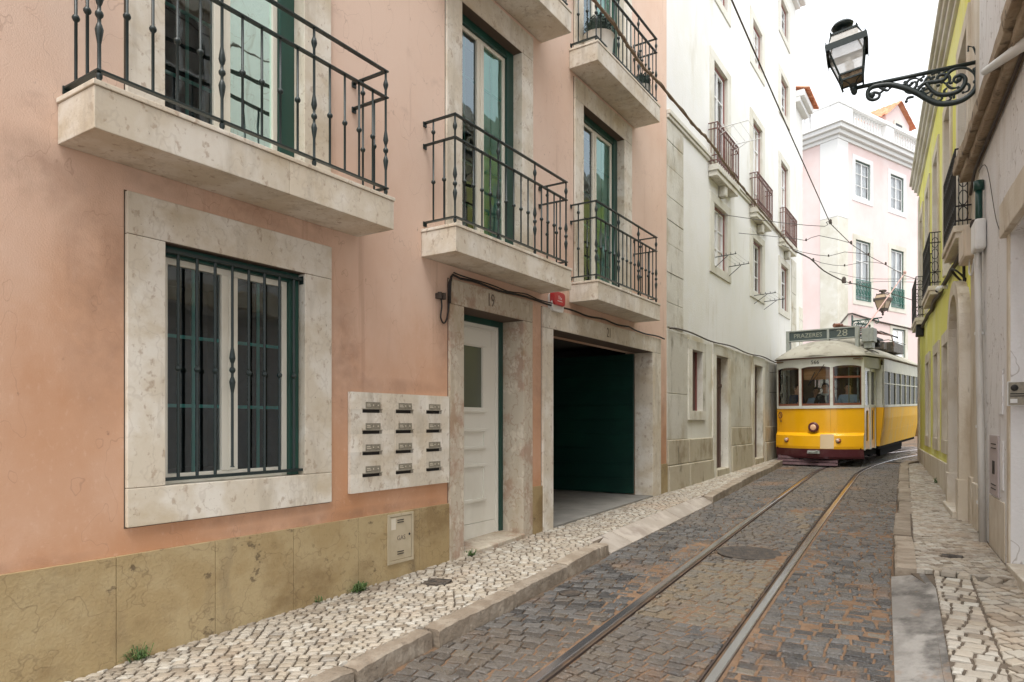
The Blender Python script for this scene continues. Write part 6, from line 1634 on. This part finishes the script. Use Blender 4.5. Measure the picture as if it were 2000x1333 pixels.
# ================================================================= PEOPLE
def person(label, u, v, z, face, torso_m, lean=0, hold=None, arm_out=.25, hair_m='hair', scarf=False, low=False):
    """seated figure: pelvis at (u,v,z) in the tram frame, face = heading in degrees (0 looks out of the front)"""
    root = empty('person'); tag(root, label, 'person')
    J = {'pel': (0, 0, 0), 'sp': (0, -.01, .20), 'ch': (0, -.02-lean*.5, .40), 'nk': (0, -.03-lean, .53), 'hd': (0, -.045-lean, .60), 'hd2': (0, -.05-lean, .70), 'hd3': (0, -.045-lean, .765),
         'ls': (-.17, -.02-lean*.8, .46), 'rs': (.17, -.02-lean*.8, .46), 'le': (-.24, -.10, .22), 're': (.24, -.10, .22), 'lw': (-.15, -.10-arm_out, .18), 'rw': (.15, -.10-arm_out, .20), 'lh': (-.12, -.17-arm_out, .19), 'rh': (.12, -.17-arm_out, .22),
         'lhip': (-.10, -.02, -.02), 'rhip': (.10, -.02, -.02), 'lk': (-.13, -.42, .0), 'rk': (.13, -.42, .0), 'la': (-.13, -.44, -.40), 'ra': (.13, -.44, -.40), 'lf': (-.13, -.58, -.44), 'rf': (.13, -.58, -.44)}
    Rd = {'pel': .15, 'sp': .135, 'ch': .145, 'nk': .058, 'hd': .075, 'hd2': .094, 'hd3': .065, 'ls': .07, 'rs': .07, 'le': .047, 're': .047, 'lw': .030, 'rw': .030, 'lh': .028, 'rh': .028, 'lhip': .10, 'rhip': .10, 'lk': .072, 'rk': .072, 'la': .045, 'ra': .045, 'lf': .035, 'rf': .035}
    E_ = [('pel', 'sp'), ('sp', 'ch'), ('ch', 'nk'), ('nk', 'hd'), ('hd', 'hd2'), ('hd2', 'hd3'), ('ch', 'ls'), ('ch', 'rs'), ('ls', 'le'), ('rs', 're'), ('le', 'lw'), ('re', 'rw'), ('lw', 'lh'), ('rw', 'rh'), ('pel', 'lhip'), ('pel', 'rhip'), ('lhip', 'lk'), ('rhip', 'rk'), ('lk', 'la'), ('rk', 'ra'), ('la', 'lf'), ('ra', 'rf')]
    if low: J['pel'] = (0, 0, 0)
    names = list(J)
    # fingers and thumb at each hand
    for h, s in (('lh', -1), ('rh', 1)):
        b0 = J[h]
        for i in range(4):
            n1_, n2_ = f'{h}f{i}', f'{h}g{i}'; x = b0[0]+(i-1.5)*.018
            J[n1_] = (x, b0[1]-.045, b0[2]+.004); J[n2_] = (x, b0[1]-.075+.006*abs(i-1.5), b0[2]-.018); Rd[n1_] = .009; Rd[n2_] = .0075; E_ += [(h, n1_), (n1_, n2_)]
        J[h+'t'] = (b0[0]-s*.038, b0[1]-.02, b0[2]+.012); Rd[h+'t'] = .010; E_ += [(h, h+'t')]
    names = list(J); me = bpy.data.meshes.new('body'); me.from_pydata([J[n_] for n_ in names], [(names.index(a), names.index(c)) for a, c in E_], [])
    bo = bpy.data.objects.new('body', me); col.objects.link(bo)
    sk = bo.modifiers.new('skin', 'SKIN'); 
    for i, n_ in enumerate(names):
        sv = me.skin_vertices[0].data[i]; sv.radius = (Rd[n_]*(1.0 if n_ in ('pel', 'sp', 'ch') else 1), Rd[n_]*(.75 if n_ in ('pel', 'sp', 'ch') else 1)); sv.use_root = (n_ == 'pel')
    ss = bo.modifiers.new('s', 'SUBSURF'); ss.levels = 2; ss.render_levels = 2
    dg = bpy.context.evaluated_depsgraph_get(); dg.update()
    m2 = bpy.data.meshes.new_from_object(bo.evaluated_get(dg)); bpy.data.objects.remove(bo)
    m2.name = 'body'; m2.materials.clear(); m2.materials.append(M['skin']); m2.materials.append(M[torso_m]); m2.materials.append(M['darkcloth'])
    hy = J['hd2'][1]
    for v_ in m2.vertices:          # shape the face: nose, brow, chin
        c = v_.co
        if c.z > .58:
            dx, dy, dz = c.x, c.y-hy, c.z-.69
            if dy < -.05:
                c.y -= .024*math.exp(-(dx/.014)**2-((dz+.01)/.022)**2)
                c.y += .010*math.exp(-((abs(dx)-.033)/.016)**2-((dz-.015)/.014)**2)
                c.y -= .006*math.exp(-(dx/.02)**2-((dz+.055)/.01)**2)
            c.x *= .86
    for p in m2.polygons:
        c = p.center
        nearhand = min((Vector(J['lw'])-c).length, (Vector(J['rw'])-c).length, (Vector(J['lh'])-c).length-.02, (Vector(J['rh'])-c).length-.02) < .06 or c.y < J['lw'][1]-.02 and c.z > .1
        p.material_index = 0 if (c.z > .525 or nearhand) else (2 if c.z < .07 and not nearhand else 1)
        p.use_smooth = True
    b2 = bpy.data.objects.new('body', m2); col.objects.link(b2); b2.parent = root
    q = MB(); q.ball((0, hy+.018, .715), .088, .098, .09, 16, 10); q.v = [p for p in q.v]
    hq = q.build('hair', hair_m, root, smooth=True)
    for v_ in hq.data.vertices:
        if v_.co.y < hy-.045 and v_.co.z < .755: v_.co.y = hy-.045+.02
        if v_.co.z < .66: v_.co.z = .66
    q = MB()
    for s in (-1, 1): q.ball((s*.028, hy-.079, .700), .010, .006, .007, 8, 5)
    q.build('eyes', 'black', root)
    q = MB(); q.ball((0, hy-.083, .638), .022, .006, .005, 8, 5); q.build('mouth', 'red', root)
    q = MB()
    for s in (-1, 1): q.ball((s*.080, hy+.005, .69), .010, .018, .028, 8, 6)
    q.build('ears', 'skin', root)
    if scarf:
        q = MB(); q.tube([(.075*math.cos(t_), J['nk'][1]-.0+.075*math.sin(t_), .525-.02*math.cos(t_+1.5)) for t_ in [i*math.pi/8 for i in range(17)]], .026, 8); q.tube([(.02, J['nk'][1]-.09, .52), (.03, J['nk'][1]-.15, .38), (.05, J['nk'][1]-.15, .28)], .022, 7); q.build('scarf', 'scarf', root, smooth=True)
    Mx = tram.matrix_basis.copy(); bpy.context.view_layer.update()
    root.matrix_world = tram.matrix_world @ Matrix.Translation((u, v, z)) @ Matrix.Rotation(R(face), 4, 'Z')
    return root
bpy.context.view_layer.update()
p1 = person('person in a navy top behind the left tram window, looking sideways', -.70, .40, 1.26, 60, 'navy', .06, arm_out=.22)
p2 = person('person in a charcoal jacket and pale scarf driving behind the middle tram window', .06, .42, 1.27, 5, 'darkcloth', .04, arm_out=.2, scarf=True)
p3 = person('person in a light blue shirt behind the right window of the tram', .56, .50, 1.24, 15, 'lblue', .05, arm_out=.24)
p4 = person('person in a light blue top sitting low behind the driver in the tram', -.24, .80, 1.18, 0, 'lblue', .04)
def seat(u, v, z):
    q = MB(); q.box(u-.22, u+.22, v-.05, v+.28, z-.16, z-.10); q.box(u-.22, u+.22, v+.22, v+.28, z-.10, z+.28); q.box(u-.04, u+.04, v+.05, v+.13, .46, z-.16)
    s_ = q.build('seat', 'twood', tram, bevel=.01)
for (u, v, z) in ((-.70, .40, 1.26), (.06, .42, 1.27), (.56, .50, 1.24), (-.24, .80, 1.18)): seat(u, v, z)
hp = empty('paper_packet'); tag(hp, 'pale pink paper held by the person in the left tram window', 'paper')
q = MB(); q.box(-.06, .06, -.004, .004, -.05, .05); q.build('sheet', 'pinkpaper', hp); q = MB(); q.box(-.04, .04, -.007, -.004, .0, .03); q.build('print', 'whitep', hp)
bpy.context.view_layer.update()
hp.matrix_world = tram.matrix_world @ Matrix.Translation((-.50, .14, 1.54))
